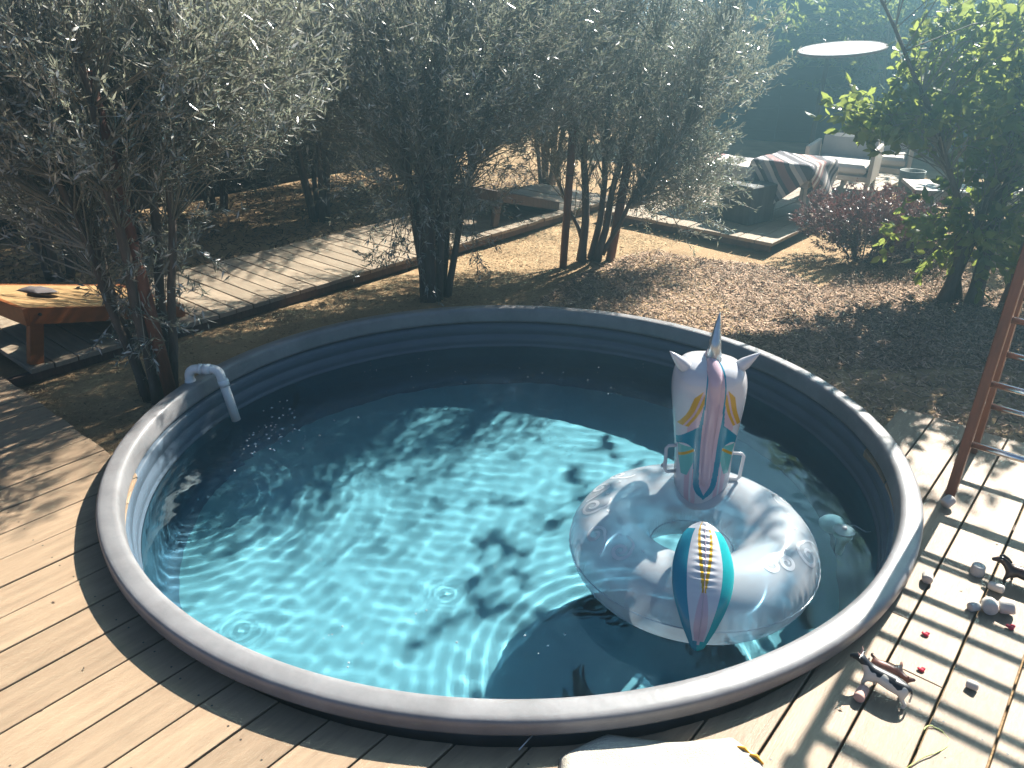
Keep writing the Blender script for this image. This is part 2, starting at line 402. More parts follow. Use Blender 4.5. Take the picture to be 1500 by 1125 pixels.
MB().bar((6.0, 2.32, -TH - .022), (6.0, 3.9, -TH - .022), .035, .05).build('joist', M['post'], plat)

# ------------------------------------------------------------------ loose mulch, straw, litter
def scatter(name, regions, n_, lx, wx, m, zoff=0.004, tilt=0.35, keepout=True):
    P = []
    tot = sum(r[4] for r in regions)
    for (x0, x1, y0, y1, wgt, test) in regions:
        k = int(n_ * wgt / tot * 1.6); pts = np.stack([rng.uniform(x0, x1, k), rng.uniform(y0, y1, k)], 1)
        P.append(np.array([p for p in pts if test(p[0], p[1])]).reshape(-1, 2))
    P = np.concatenate(P)
    a = np.arctan2(P[:, 1] - TC.y, P[:, 0] - TC.x); d = np.hypot(P[:, 0] - TC.x, P[:, 1] - TC.y)
    P = P[d > 1.50]
    uu = P @ np.array([UD.x, UD.y]); vv2 = P @ np.array([VD.x, VD.y])
    ondeck = ((uu < 1.09) & (vv2 > -5.4)) | ((uu < 3.69) & (vv2 > -0.64)) | ((vv2 > -5.07) & (vv2 < -4.10) & (uu < 6.2)) | ((uu > 5.94) & (vv2 > -3.95) & (vv2 < -2.28))
    P = P[~ondeck][:n_]
    k = len(P); z = np.array([ground_h(x, y) for x, y in P]) + zoff + rng.uniform(0, .012, k)
    L_ = rng.uniform(*lx, k); W_ = rng.uniform(*wx, k); a = rng.random(k) * 6.283; t = rng.normal(0, tilt, k); rl = rng.normal(0, .5, k)
    d = np.stack([np.cos(a) * np.cos(t), np.sin(a) * np.cos(t), np.sin(t)], 1)
    s = np.stack([-np.sin(a) * np.cos(rl), np.cos(a) * np.cos(rl), np.sin(rl)], 1)
    c = np.stack([P[:, 0], P[:, 1], z + np.abs(np.sin(t)) * L_ / 2], 1)
    hd = d * (L_ / 2)[:, None]; hs = s * (W_ / 2)[:, None]; j = rng.uniform(.4, 1, (k, 1))
    nrm = np.cross(d, s) * (W_ * .35)[:, None]
    V = np.stack([c - hd - hs * j, c - hd + hs * .8, c + hd + hs * j, c + hd - hs, c + nrm], 1).reshape(-1, 3)
    b = np.arange(k)[:, None] * 5
    F = np.concatenate([b + np.array([[0, 3, 4]]), b + np.array([[3, 2, 4]]), b + np.array([[2, 1, 4]]), b + np.array([[1, 0, 4]])], 0)
    o = link(name, mesh(name, V, F, m)); return o
def sandy(x, y):      # the open sand strip between walkway and mulch
    uu = x * UD.x + y * UD.y; vv2 = x * VD.x + y * VD.y
    return vv2 < -3.05 + 0.10 * math.sin(uu * 2.3) and vv2 > -4.2
def mul(x, y):
    uu = x * UD.x + y * UD.y; vv2 = x * VD.x + y * VD.y
    return not sandy(x, y) and vv2 > -4 and (uu < 5.55 + .12 * math.sin(vv2 * 5) or vv2 > -1.7) and mnoise.noise((x * 1.3, y * 1.3, 4)) > -0.75
tag(scatter('mulch', [(-.9, 3.4, 3.9, 6.6, 3.0, mul), (1.4, 4.4, 2.9, 6.2, 1.6, mul)], 60000, (.011, .044), (.004, .010), M['chip'], tilt=.32),
    'pale shredded wood mulch spread behind the tank', 'mulch', kind='stuff')
tag(scatter('straw_litter', [(-2.6, -.2, 2.8, 5.4, 1, lambda x, y: True), (-.5, 1.8, 4.6, 6.6, .8, sandy)], 20000, (.006, .028), (.0015, .006), M['straw'], zoff=.001, tilt=.12),
    'fine dry straw litter on the sandy soil', 'litter', kind='stuff')
def behind(x, y):
    vv2 = x * VD.x + y * VD.y; return vv2 < -5.15 + .1 * math.sin(x * 3) and vv2 > -7.2
tag(scatter('leaf_litter', [(-5.0, 1.8, 3.4, 9.5, 1, behind)], 22000, (.02, .055), (.006, .014), M['litter'], tilt=.4),
    'brown leaf litter covering the soil beyond the plank walkway', 'leaf litter', kind='stuff')

# ------------------------------------------------------------------ trees
def leaves(base, dirs, Ln, Wn, shape='olive'):
    k = len(base); d = dirs / np.linalg.norm(dirs, axis=1)[:, None]
    r = rng.normal(size=(k, 3)); s = np.cross(d, r); s /= np.linalg.norm(s, axis=1)[:, None] + 1e-9
    nr = np.cross(d, s); Lc = Ln[:, None]; Wc = Wn[:, None] / 2
    if shape == 'olive':
        V = np.stack([base, base + d * Lc * .45 - s * Wc, base + d * Lc - nr * Lc * .10, base + d * Lc * .45 + s * Wc], 1)
        F = (np.arange(k)[:, None] * 4 + np.array([[0, 1, 2, 3]]))
        return V.reshape(-1, 3), F
    V = np.stack([base, base + d * Lc * .22 - s * Wc * .72, base + d * Lc * .55 - s * Wc, base + d * Lc * .86 - s * Wc * .42 - nr * Lc * .05, base + d * Lc - nr * Lc * .12,
                  base + d * Lc * .86 + s * Wc * .42 - nr * Lc * .05, base + d * Lc * .55 + s * Wc, base + d * Lc * .22 + s * Wc * .72,
                  base + d * Lc * .30 - nr * Lc * .05, base + d * Lc * .70 - nr * Lc * .07], 1)
    b = np.arange(k)[:, None] * 10
    F = np.concatenate([b + np.array([[0, 1, 2, 8]]), b + np.array([[8, 2, 3, 9]]), b + np.array([[9, 3, 4, 5]]),
                        b + np.array([[0, 8, 6, 7]]), b + np.array([[8, 9, 5, 6]])], 0)
    return V.reshape(-1, 3), F

def tree(name, label, cat, loc, stems, blobs, ntw, lpt, Ll, Wl, lm, shape='olive', twr=.0028, gapn=0.0, seed=1, group=None, up=0.5, droop=0.0, twl=(.22, .42), singles=0, lspread=.9):
    """stems: list of (points, r0, r1) relative to loc; blobs: (center, radii, weight) ellipsoids the twig ends fill"""
    global rng
    rng = np.random.default_rng(seed); rr = random.Random(seed)
    t = thing(name, label, cat, loc, 0, group)
    allp = []; mb = MB()
    for pts, r0, r1 in stems:
        P = [Vector(p) for p in pts]; S_ = []
        for i in range(len(P) - 1):
            for k in range(6): S_.append(P[i].lerp(P[i + 1], k / 6))
        S_.append(P[-1]); nS = len(S_)
        S_ = [p + Vector((mnoise.noise((p.z * 2.2 + seed, i * .05, 1)), mnoise.noise((p.z * 2.2, seed + 3, 2)), 0)) * .035 * min(1, i / 4) for i, p in enumerate(S_)]
        rad = [r0 + (r1 - r0) * i / (nS - 1) for i in range(nS)]
        rad[0] *= 1.25
        mb.tube(S_, rad, 8); allp += [(p, rad[i]) for i, p in enumerate(S_) if i > nS * .25]
    mb.build('trunk', M['bark'], t, True)
    A = np.array([p[:] for p, _ in allp]); br = MB(); LB = []; LD = []
    wsum = sum(b[2] for b in blobs)
    for (c, rad, wgt) in blobs:
        for _ in range(int(ntw * wgt / wsum)):
            for tr_ in range(12):
                q_ = rng.normal(size=3); q_ /= np.linalg.norm(q_); q_ *= rng.random() ** .42
                e = np.array(c) + q_ * np.array(rad)
                if mnoise.noise((e[0] * 2.6 + seed, e[1] * 2.6, e[2] * 2.6)) > -gapn * .35 - .12 or gapn == 0: break
            # attach to a stem point below the end
            d = A - e; cost = np.hypot(d[:, 0], d[:, 1]) + np.abs(d[:, 2] + .25) * .8 + rng.random(len(A)) * .55
            s = A[np.argmin(cost)]; ve = e - s; Lb = np.linalg.norm(ve) + 1e-6
            mid = s + ve * .5 + np.array([0, 0, .10 * Lb]) + rng.normal(size=3) * .05 * Lb
            out = ve / Lb + np.array([0, 0, up]) + rng.normal(size=3) * .25; out /= np.linalg.norm(out)
            tl = rng.uniform(*twl); tip = e + out * tl * .6 + np.array([0, 0, -droop * tl]); st_ = e - out * tl * .4
            br.tube([s, mid, st_, (st_ + tip) / 2 + rng.normal(size=3) * .012, tip], [twr * 1.7, twr * 1.2, twr * .8, twr * .6, twr * .3], 3, False)
            kk = int(lpt * rng.uniform(.7, 1.3)); w_ = rng.random(kk)[:, None]
            b_ = st_ + (tip - st_) * w_ + rng.normal(size=(kk, 3)) * .006
            ax = (tip - st_) / np.linalg.norm(tip - st_)
            dd = ax * .75 + rng.normal(size=(kk, 3)) * lspread * .6 + np.array([0, 0, -droop])
            LB.append(b_); LD.append(dd)
    br.build('branches', M['twig'], t)
    LB = np.concatenate(LB); LD = np.concatenate(LD); k = len(LB)
    if singles:
        # leaves that show largest stay objects of their own
        dist = np.linalg.norm(LB + np.array(loc) - np.array([0, 0, CAM_H]), axis=1); near = np.argsort(dist + rng.random(k) * .5)[:singles]
        V1, F1 = leaves(np.zeros((1, 3)), np.array([[0, 0, 1.0]]), np.array([1.0]), np.array([Wl[1] / Ll[1]]), shape); lme = mesh('leaf', V1, F1, lm)
        for i in near:
            o = bpy.data.objects.new('leaf', lme); C.objects.link(o); o.parent = t; o.location = LB[i]
            qd = Vector(LD[i]).to_track_quat('Z', 'Y'); o.rotation_mode = 'QUATERNION'
            o.rotation_quaternion = qd @ Matrix.Rotation(rr.random() * 6.28, 3, 'Z').to_quaternion()
            s = rr.uniform(*Ll); o.scale = (s, s, s)
        msk = np.ones(k, bool); msk[near] = False; LB = LB[msk]; LD = LD[msk]; k = len(LB)
    V, F = leaves(LB, LD, rng.uniform(*Ll, k), rng.uniform(*Wl, k), shape)
    cr = link('crown', mesh('crown', V, F, lm), t); cr['kind'] = 'stuff'
    return t
OL = dict(Ll=(.028, .060), Wl=(.0062, .0108), lm=M['olive'])
def stems_fan(n_, h, spread, r0, seed, z0=-.02):
    rr = random.Random(seed); S_ = []
    for i in range(n_):
        a = 6.283 * i / n_ + rr.uniform(-.4, .4); b = .05 + .03 * rr.random(); s = spread * rr.uniform(.5, 1.0); hh = h * rr.uniform(.8, 1.05)
        ca, sa = math.cos(a), math.sin(a)
        S_.append(([(b * ca, b * sa, z0), (b * ca + s * .25 * ca, b * sa + s * .25 * sa, hh * .3), (s * .65 * ca, s * .65 * sa, hh * .65), (s * ca, s * sa, hh)], r0 * rr.uniform(.6, 1), r0 * .22))
    return S_
ZT = ZG
tree('olive_tree', 'bushy young olive tree rising beside the white pipe at the tank', 'tree', (-1.74, 3.45, ZT), stems_fan(6, 3.2, .62, .030, 11),
     [((-.06, .05, 1.55), (1.04, .75, .54), 7.0), ((.0, .1, 2.5), (.8, .7, .6), .8), ((.0, .05, .85), (.46, .40, .34), .25), ((.04, 0, .38), (.20, .18, .30), .12), ((-.5, .1, 1.05), (.45, .4, .40), .6)],
     1650, 34, seed=11, gapn=.8, **OL)
tree('olive_tree', 'olive tree growing round a thick dark square post behind the tank', 'tree', (-.52, 4.98, ZT), stems_fan(7, 3.4, .66, .028, 23),
     [((.0, .05, 1.45), (1.08, .78, .54), 6.4), ((.0, .1, 2.6), (.9, .75, .7), 1.0), ((0, .0, .82), (.66, .5, .40), .7), ((.0, 0, .35), (.46, .3, .28), .16)],
     1650, 34, seed=23, gapn=.8, **OL)
tree('olive_tree', 'silvery olive tree with several bare trunks between two reddish stakes', 'tree', (.66, 5.88, ZT), [
     ([(-.14, -.02, 0), (-.13, 0, .6), (-.2, 0, 1.3), (-.3, .1, 3.0)], .034, .01), ([(-.02, -.02, 0), (.06, 0, .5), (.25, 0, 1.2), (.7, .1, 3.2)], .03, .01),
     ([(-.06, .03, 0), (.02, .05, .6), (.0, .1, 1.3), (.15, .15, 3.4)], .028, .01), ([(-.12, 0, .1), (-.24, 0, .35), (-.45, .05, .9), (-.65, 0, 1.7)], .018, .006),
     ([(.02, 0, .05), (.2, -.1, .5), (.55, -.1, 1.0), (.85, -.1, 1.9)], .02, .006)],
     [((.0, .0, 1.45), (1.14, .85, .62), 6.5), ((.45, .0, 2.5), (.95, .8, .6), 1.1), ((.05, .0, .90), (.76, .5, .36), 1.1), ((.58, -.02, .60), (.40, .30, .40), 1.0)],
     1750, 34, seed=37, gapn=.8, **OL)
tree('olive_tree', 'olive tree standing behind the reddish post near the dark fence', 'tree', (-3.15, 5.25, ZT), stems_fan(6, 2.7, .6, .03, 41),
     [((0, 0, 1.5), (1.1, .8, .70), 5.0), ((.1, .0, .85), (.5, .45, .4), .5)], 1100, 30, seed=41, gapn=.4, **OL)
tree('olive_tree', 'olive tree beyond the plank walkway behind the square post tree', 'tree', (-1.75, 7.0, ZT), stems_fan(6, 3.2, .7, .03, 43),
     [((0, 0, 1.75), (1.4, .9, .95), 6.0), ((.1, .0, .75), (1.0, .6, .45), 1.3)], 1500, 30, seed=43, gapn=.3, **OL)
tree('olive_tree', 'low spreading olive bush hugging the dark fence past the walkway', 'tree', (-2.75, 7.25, ZT), stems_fan(7, 1.9, .8, .022, 71),
     [((0, 0, .95), (1.3, .7, .75), 5.0)], 1100, 30, seed=71, gapn=.2, **OL)
tree('olive_tree', 'low olive bush at the fence corner behind the tall olive', 'tree', (-1.25, 8.75, ZT), stems_fan(7, 1.9, .8, .022, 73),
     [((0, 0, .95), (1.3, .7, .75), 5.0)], 1100, 30, seed=73, gapn=.2, **OL)
tree('olive_tree', 'tall olive tree beside the far bean bag board', 'tree', (-.75, 8.15, ZT), stems_fan(6, 3.4, .7, .03, 45),
     [((0, 0, 2.1), (1.1, .9, 1.2), 5.0), ((.1, .0, .80), (.9, .7, .5), 1.3)], 1300, 30, seed=45, gapn=.3, **OL)
tree('olive_tree', 'olive tree far beyond the walkway in front of the back fence', 'tree', (.35, 8.7, ZT), stems_fan(6, 2.9, .7, .03, 47),
     [((0, 0, 1.4), (1.7, .9, .70), 5.0), ((.1, .0, .9), (.9, .5, .4), .6)], 1300, 30, seed=47, gapn=.3, **OL)
BL = dict(Ll=(.060, .105), Wl=(.034, .052), lm=M['broad'], shape='broad', twl=(.2, .38), droop=.25, twr=.003)
tree('broadleaf_tree', 'broad-leaved tree with several thin trunks shading the mulch beside the ladder', 'tree', (3.02, 5.02, ZT), [
     ([(-.12, 0, 0), (-.02, 0, .6), (.1, .0, 1.3), (-.3, .1, 3.2)], .045, .012), ([(.05, -.05, 0), (.08, 0, .7), (.22, 0, 1.3), (.4, 0, 3.2)], .05, .012),
     ([(.30, -.02, 0), (.34, 0, .8), (.5, .1, 1.4), (.8, .1, 2.6)], .042, .012), ([(.0, .05, 0), (-.2, 0, .7), (-.5, 0, 1.2), (-.95, .1, 1.9)], .028, .008)],
     [((.24, .1, 1.48), (.92, .85, .56), 6.5), ((-.64, .1, 1.18), (.44, .3, .17), 1.0), ((.38, .1, .85), (.58, .4, .40), 2.2), ((-.05, .0, .50), (.45, .3, .24), .8), ((-.15, .1, 2.7), (1.0, .8, .6), .9)],
     900, 10, seed=53, gapn=.9, singles=240, **BL)
tree('broadleaf_tree', 'broad-leaved tree standing behind the pale timber bench', 'tree', (5.7, 7.5, ZT), stems_fan(5, 2.8, .7, .045, 59),
     [((0, 0, 1.75), (1.25, 1.1, 1.0), 5.0), ((-.1, .0, .8), (.8, .6, .4), .8)], 520, 10, seed=59, gapn=.35, **BL)
tree('broadleaf_tree', 'tall leafy tree behind the white disc on the pole', 'tree', (5.0, 11.2, ZT), stems_fan(5, 3.0, .9, .05, 61),
     [((0, 0, 1.9), (1.9, .8, 1.0), 5.0), ((-.2, .0, .9), (1.0, .6, .4), .5)], 480, 11, seed=61, gapn=.3, **{**BL, 'Ll': (.07, .12)})
tree('purple_bush', 'low round bush with dark reddish purple leaves beside the lounge platform', 'bush', (2.72, 6.02, ZT), stems_fan(7, .38, .32, .010, 67),
     [((-.02, 0, .27), (.52, .38, .27), 1.0), ((.38, -.05, .24), (.30, .28, .24), .4)], 560, 34, Ll=(.018, .034), Wl=(.007, .012), lm=M['purple'], twr=.0015, seed=67, twl=(.10, .2))

# low sprigs growing at the tank edge
rng = np.random.default_rng(99)

# stakes and posts
def stake(name, label, x, y, h, w, m, lean=(0, 0), sq=False, cat='stake'):
    mb = MB(); p0 = (x, y, ZT - .03); p1 = (x + lean[0], y + lean[1], ZT + h)
    t = thing(name, label, cat, (x, y, ZT))
    mid = tuple((a + b) / 2 for a, b in zip(p0, p1))
    q = lambda p: (p[0] - x, p[1] - y, p[2] - ZT)
    if sq: mb.bar(q(p0), q(p1), w, w, 0, .004)
    else: mb.tube([q(p0), q(mid), q(p1), q((p1[0], p1[1], p1[2] + .006))], [w / 2 * 1.02, w / 2, w / 2 * .97, w / 2 * .8], 12)
    mb.build('shaft', m, t, not sq)
    tie = MB(); zz = h * .55; a = zz / h
    tie.tube([(lean[0] * a + math.cos(b) * w * .75, lean[1] * a + math.sin(b) * w * .75, zz + .01 * math.sin(b)) for b in np.linspace(0, 6.283, 17)], .003, 5, False)
    tie.build('tie', M['black'], t, True)
stake('tree_stake', 'reddish-brown round stake next to the white pipe', -1.63, 3.36, 1.5, .062, M['stake'], (-.10, .02))
stake('tree_stake', 'thick dark square post amid the olive stems behind the tank', -.56, 4.93, .98, .105, M['post'], (0, 0), True, 'post')
stake('tree_stake', 'slender reddish stake on the sand side of the multi-trunk olive', .37, 5.70, 1.25, .056, M['stake'], (.04, .02))
stake('tree_stake', 'stout reddish stake on the mulch side of the multi-trunk olive', .74, 5.88, .85, .068, M['stake'], (.10, .0))
stake('tree_stake', 'reddish post standing before the dark fence past the bean bag board', -3.80, 6.25, 1.5, .075, M['stake'], (-.06, 0))

# ------------------------------------------------------------------ fences
def fence(label, p, q_, h, nrow, posts):
    p = Vector(p); q_ = Vector(q_); L_ = (q_ - p).length
    t = thing('slat_fence', label, 'fence', p, math.atan2(q_.y - p.y, q_.x - p.x)); bh = h / nrow
    for i in range(nrow):
        for s in range(posts):
            a = L_ * s / posts + .01; b = L_ * (s + 1) / posts - .01
            MB().box((a - .008, -.012 + .010 * (i % 2), i * bh - .004), (b + .008, .010 + .010 * (i % 2), (i + 1) * bh + .004), .002).build('slat', M['fence'], t)
    for s in range(posts + 1):
        MB().box((L_ * s / posts - .045, .02, -.02), (L_ * s / posts + .045, .11, h + .02), .004).build('post', M['fence'], t)
fence('dark slatted fence running along the leaf litter past the walkway', UV(-3.5, -7.35, ZG), UV(9.0, -7.35, ZG), 2.3, 14, 6)
fence('dark slatted fence across the back of the yard behind the lounge', (1.9, 12.3, ZG), (9.5, 11.0, ZG), 2.2, 14, 4)

# ------------------------------------------------------------------ ladder
def ladder():
    f0 = Vector((1.698, 2.553, 0)); b0 = Vector((1.955, 2.88, 0)); mid = (f0 + b0) / 2; W = 0.46; H_ = 1.55
    t = thing('step_ladder', 'wooden A-frame ladder with polished metal rungs standing on the deck', 'ladder', mid)
    top = mid + Vector((0, 0, H_)); rv = VD
    for foot in (f0, b0):
        for k in (0, 1):
            d = rv * (k * W)
            MB().bar(foot + d - mid, top + d - mid + (foot - mid) * .06, .034, .062, 0, .003).build('rail', M['ladder'], t)
    for i, hh in enumerate((.21, .45, .69, .93, 1.17, 1.4)):
        for foot in (f0, b0):
            z = hh + (.0 if foot is f0 else .02); c = foot.lerp(top, z / H_) - mid; c.z = z
            MB().tube([c + rv * .012, c + rv * (W - .012)], .0125, 12).build('rung', M['steel'], t, True)
    for k in (0, 1):
        c = rv * (k * W) + Vector((0, 0, H_ - .03)); MB().tube([c - rv * .03, c + rv * .03], .02, 12).build('hinge', M['steel'], t, True)
ladder()

# ------------------------------------------------------------------ return pipe
def arc(c, r, a0, a1, ex, ez, n_=7):
    return [c + ex * (r * math.cos(a)) + ez * (r * math.sin(a)) for a in np.linspace(a0, a1, n_)]
def pipe():
    # over the rim, outside foot to spout
    d = Vector((1.0, 0.02, 0)).normalized(); o = Vector((-1.452, 3.265, 0)); Z = Vector((0, 0, 1)); r = .021
    t = thing('return_pipe', 'white plastic pipe elbowed over the tank rim pouring water', 'pipe', (o.x, o.y, ZG))
    off = Vector((o.x, o.y, ZG))
    out = o - d * .035 ; inn = o + d * .108; zt = .150; br = .035
    path = [out + Z * -.09, out + Z * (zt - br - .02)] + arc(out + d * br + Z * (zt - br), br, math.pi, math.pi / 2, d, Z)
    path += arc(inn - d * br + Z * (zt - br), br, math.pi / 2, 0.16, d, Z) + [inn + d * .018 + Z * .02, inn + d * .040 + Z * -.115]
    main = MB().tube([p - off for p in path], r, 16).build('pipe', M['pvc'], t, True)
    for a, b in ((out + Z * (zt - .10), out + Z * (zt - .055)), (out + d * .048 + Z * zt, out + d * .062 + Z * zt), (inn - d * .075 + Z * zt, inn - d * .042 + Z * zt), (inn + d * .006 + Z * (zt - .055), inn + d * .012 + Z * (zt - .085))):
        MB().tube([a - off, b - off], r * 1.16, 16).build('collar', M['pvc'], main, True)
pipe()

# ------------------------------------------------------------------ intake fitting inside the tank
def intake():
    c = Vector((1.325, 2.50, ZW))
    t = thing('pool_fitting', 'pale plastic intake fitting with white round cap under the tank wall', 'fitting', c)
    fm = mat('fitting_plastic', (0.45, 0.62, 0.62), 0.4)
    MB().ell((-.03, .10, -.10), (.055, .05, .06), 18, 12).build('float_ball', fm, t, True)
    MB().lathe([(.012, -.20), (.016, -.12), (.026, -.07), (.036, -.045), (.036, -.03)], 18, (-.03, .0, -.02)).build('stem', fm, t, True)
    MB().lathe([(.040, -.004), (.042, .0), (.040, .006), (.012, .010), (.010, .024), (.006, .028)], 22, (-.03, 0, -.02)).build('cap', M['white'], t, True)
    MB().tube([(-.02, .06, -.05), (.03, .04, -.03), (.055, .0, -.03), (.075, 0, -.03)], .004, 8).build('rod', M['white'], t, True)
    for o in t.children: o.cycles.is_caustics_receiver = True
intake()

# ------------------------------------------------------------------ bean bag boards
def cornhole(label, loc, rot, bag, fm, tm):
    t = thing('beanbag_board', label, 'game board', loc, rot)
    # local x along the length from low front (0) to raised back (1.15), y width 0.6
    Lg, Wd, h0, h1 = .82, .60, .07, .30; sl = (h1 - h0) / Lg
    mb = MB(); n_ = 28; hx, hy, hr = Lg - .23, Wd / 2, .076
    # top with a round hole
    ringv = [(hx + hr * math.cos(a), hy + hr * math.sin(a)) for a in np.linspace(0, 6.2832, n_ + 1)[:-1]]
    sq = []
    for a in np.linspace(0, 6.2832, n_ + 1)[:-1]:
        ca, sa = math.cos(a), math.sin(a); k = min((Lg - hx if ca > 0 else hx) / max(abs(ca), 1e-6), (Wd / 2) / max(abs(sa), 1e-6)); sq.append((hx + ca * k, hy + sa * k))
    cor = {}
    v = [(x, y, h0 + sl * x) for x, y in ringv] + [(x, y, h0 + sl * x) for x, y in sq] + [(0, 0, h0), (Lg, 0, h1), (Lg, Wd, h1), (0, Wd, h0)]
    f = [(i, n_ + i, n_ + (i + 1) % n_, (i + 1) % n_) for i in range(n_)]
    b = 2 * n_
    for ci, (cx, cy) in enumerate(((0, 0), (Lg, 0), (Lg, Wd), (0, Wd))):
        for i in range(n_):
            a_, b_ = sq[i], sq[(i + 1) % n_]
            if abs(a_[0] - b_[0]) > 1e-6 and abs(a_[1] - b_[1]) > 1e-6 and (abs(a_[0] - cx) < 1e-5 or abs(b_[0] - cx) < 1e-5) and (abs(a_[1] - cy) < 1e-5 or abs(b_[1] - cy) < 1e-5):
                f.append((n_ + i, b + ci, n_ + (i + 1) % n_))
    nv = len(v); v2 = [(x, y, z - .014) for x, y, z in v]
    f2 = [tuple(reversed([i + nv for i in q_])) for q_ in f] + [(i, (i + 1) % n_, (i + 1) % n_ + nv, i + nv) for i in range(n_)]
    mb.add(v + v2, f + f2); mb.build('top', tm, t)
    for y0, y1 in ((-.022, -.001), (Wd + .001, Wd + .022)):
        mb = MB(); mb.add([(0, y0, 0.0), (Lg, y0, h1 - .085), (Lg, y0, h1 + .002), (0, y0, h0 + .002), (0, y1, 0.0), (Lg, y1, h1 - .085), (Lg, y1, h1 + .002), (0, y1, h0 + .002)],
                          [(0, 1, 2, 3), (7, 6, 5, 4), (0, 4, 5, 1), (1, 5, 6, 2), (2, 6, 7, 3), (3, 7, 4, 0)]); mb.build('side_rail', fm, t)
    MB().box((Lg + .001, -.022, h1 - .087), (Lg + .022, Wd + .022, h1 + .003), .002).build('end_rail', fm, t)
    MB().box((-.022, -.022, 0.0), (-.001, Wd + .022, h0 + .003), .002).build('end_rail', fm, t)
    for y0 in (.012, Wd - .012):
        lg = MB().bar((Lg - .05, y0, h1 - .03), (Lg + .015, y0, 0.002), .036, .07, 0, .003).build('leg', fm, t)
        MB().tube([(Lg - .05, y0 - .045 if y0 < .3 else y0 + .005, h1 - .045), (Lg - .05, y0 - .032 if y0 < .3 else y0 + .045, h1 - .045)], .008, 8).build('bolt', M['screw'], lg)
    if bag:
        mb = MB(); n2 = 14
        v = [];
        for j in range(n2 + 1):
            for i in range(n2 + 1):
                x = (i / n2 - .5) * 2; y = (j / n2 - .5) * 2; h = .024 * (1 - x ** 4) * (1 - y ** 4) * (1 + .35 * mnoise.noise((x * 2, y * 2, 5))) + .003
                v.append((x * .075, y * .072, h))
        nb = len(v); v += [(a, b_, .001) for a, b_, _ in v]; f = []
        for j in range(n2):
            for i in range(n2):
                k = j * (n2 + 1) + i; f += [(k, k + 1, k + n2 + 2, k + n2 + 1), (nb + k, nb + k + n2 + 1, nb + k + n2 + 2, nb + k + 1)]
        for i in range(n2):
            e_ = n2 * (n2 + 1); s_ = n2 + 1
            f += [(i, nb + i, nb + i + 1, i + 1), (e_ + i, e_ + i + 1, nb + e_ + i + 1, nb + e_ + i), (i * s_, (i + 1) * s_, nb + (i + 1) * s_, nb + i * s_), (i * s_ + n2, nb + i * s_ + n2, nb + (i + 1) * s_ + n2, (i + 1) * s_ + n2)]
        mb.add(v, f); P = Matrix.Translation(loc) @ Matrix.Rotation(rot, 4, 'Z') @ Vector((Lg - .26, .20, h0 + sl * (Lg - .26) + .002))
        o = mb.build('bean_bag', M['bag'], None, True, P, (0, -math.atan(sl), rot + .3)); tag(o, 'dark cloth bean bag lying beside the hole of the board', 'bean bag')
cornhole('tilted wooden bean bag toss board with orange frame and a bag on it', (-2.456, 4.635, .003), R_(237), True, M['orange'], M['ply'])
cornhole('second wooden bean bag toss board lying far down the plank walkway', UV(5.70, -4.83, .003), R_(230.4), False, M['post'], M['deck_end'])

# plank bench at the dark fence
t = thing('low_bench', 'low weathered plank bench against the dark fence', 'bench', (-4.25, 6.35, ZG))
MB().box((-.55, -.12, .17), (.42, .12, .20), .004).build('seat', M['deck_end'], t)
for x in (-.42, .3): MB().box((x, -.10, -.02), (x + .05, .10, .17), .003).build('leg', M['post'], t)

# ------------------------------------------------------------------ lounge corner
M['lounge'] = mat('lounge_fabric', (0.56, 0.52, 0.46), 0.8, var=0.06, scale=20, bump=0.2, bscale=150)
M['lframe'] = mat('pale_frame', (0.45, 0.40, 0.34), 0.6, var=0.1, scale=10)
BK = [mat('blanket_' + k, c, 0.9, bump=0.3, bscale=180) for k, c in (('cream', (.66, .60, .53)), ('charcoal', (.09, .08, .09)), ('rose', (.30, .16, .15)), ('grey', (.32, .30, .31)))]
def blanket(name, label, c, rot, bx, by, h, la, lb, pat, group=None):
    """cloth la x lb laid over a block bx x by of height h (local), falling over its edges; pat: stripe list along the width"""
    na, nb = 44, 60; t_ = .006; v = []; f = []; mi = []
    for j in range(nb + 1):
        for i in range(na + 1):
            a = (i / na - .5) * la; b_ = (j / nb - .5) * lb
            ca, sa = math.cos(rot), math.sin(rot); x, y = a * ca - b_ * sa, a * sa + b_ * ca
            ox, oy = max(0, abs(x) - bx / 2), max(0, abs(y) - by / 2); d = math.hypot(ox, oy)
            X = math.copysign(min(abs(x), bx / 2) + (.012 + .10 * ox if ox else 0), x); Y = math.copysign(min(abs(y), by / 2) + (.012 + .10 * oy if oy else 0), y)
            wv = .012 * math.sin(a * 21 + b_ * 5) * min(1, d / .1)
            z = max(.02, h - d + .012 * mnoise.noise((a * 5, b_ * 5, h)))
            v.append((X + wv, Y + wv, z + .008))
    for j in range(nb):
        for i in range(na):
            k = j * (na + 1) + i; f.append((k, k + 1, k + na + 2, k + na + 1)); mi.append(pat[int(j / nb * len(pat))])
    me = mesh(name, v, f, BK, True); me.polygons.foreach_set('material_index', mi)
    o = link(name, me, None, c); md = o.modifiers.new('thick', 'SOLIDIFY'); md.thickness = t_; md.offset = 1
    o.rotation_euler = (0, 0, R_(90) - PHI); tag(o, label, 'blanket', group); return o
def low_seat(label, c, bx, by, h):
    t = thing('low_stool', label, 'seat', c, R_(90) - PHI)
    MB().box((-bx / 2, -by / 2, h - .13), (bx / 2, by / 2, h - .003), .012).build('cushion', M['lounge'], t)
    MB().box((-bx / 2 + .01, -by / 2 + .01, h - .17), (bx / 2 - .01, by / 2 - .01, h - .13), .004).build('frame', M['lframe'], t)
    for x in (-1, 1):
        for y in (-1, 1): MB().bar((x * (bx / 2 - .04), y * (by / 2 - .04), h - .16), (x * (bx / 2 - .015), y * (by / 2 - .015), 0.0), .03, .03).build('leg', M['lframe'], t)
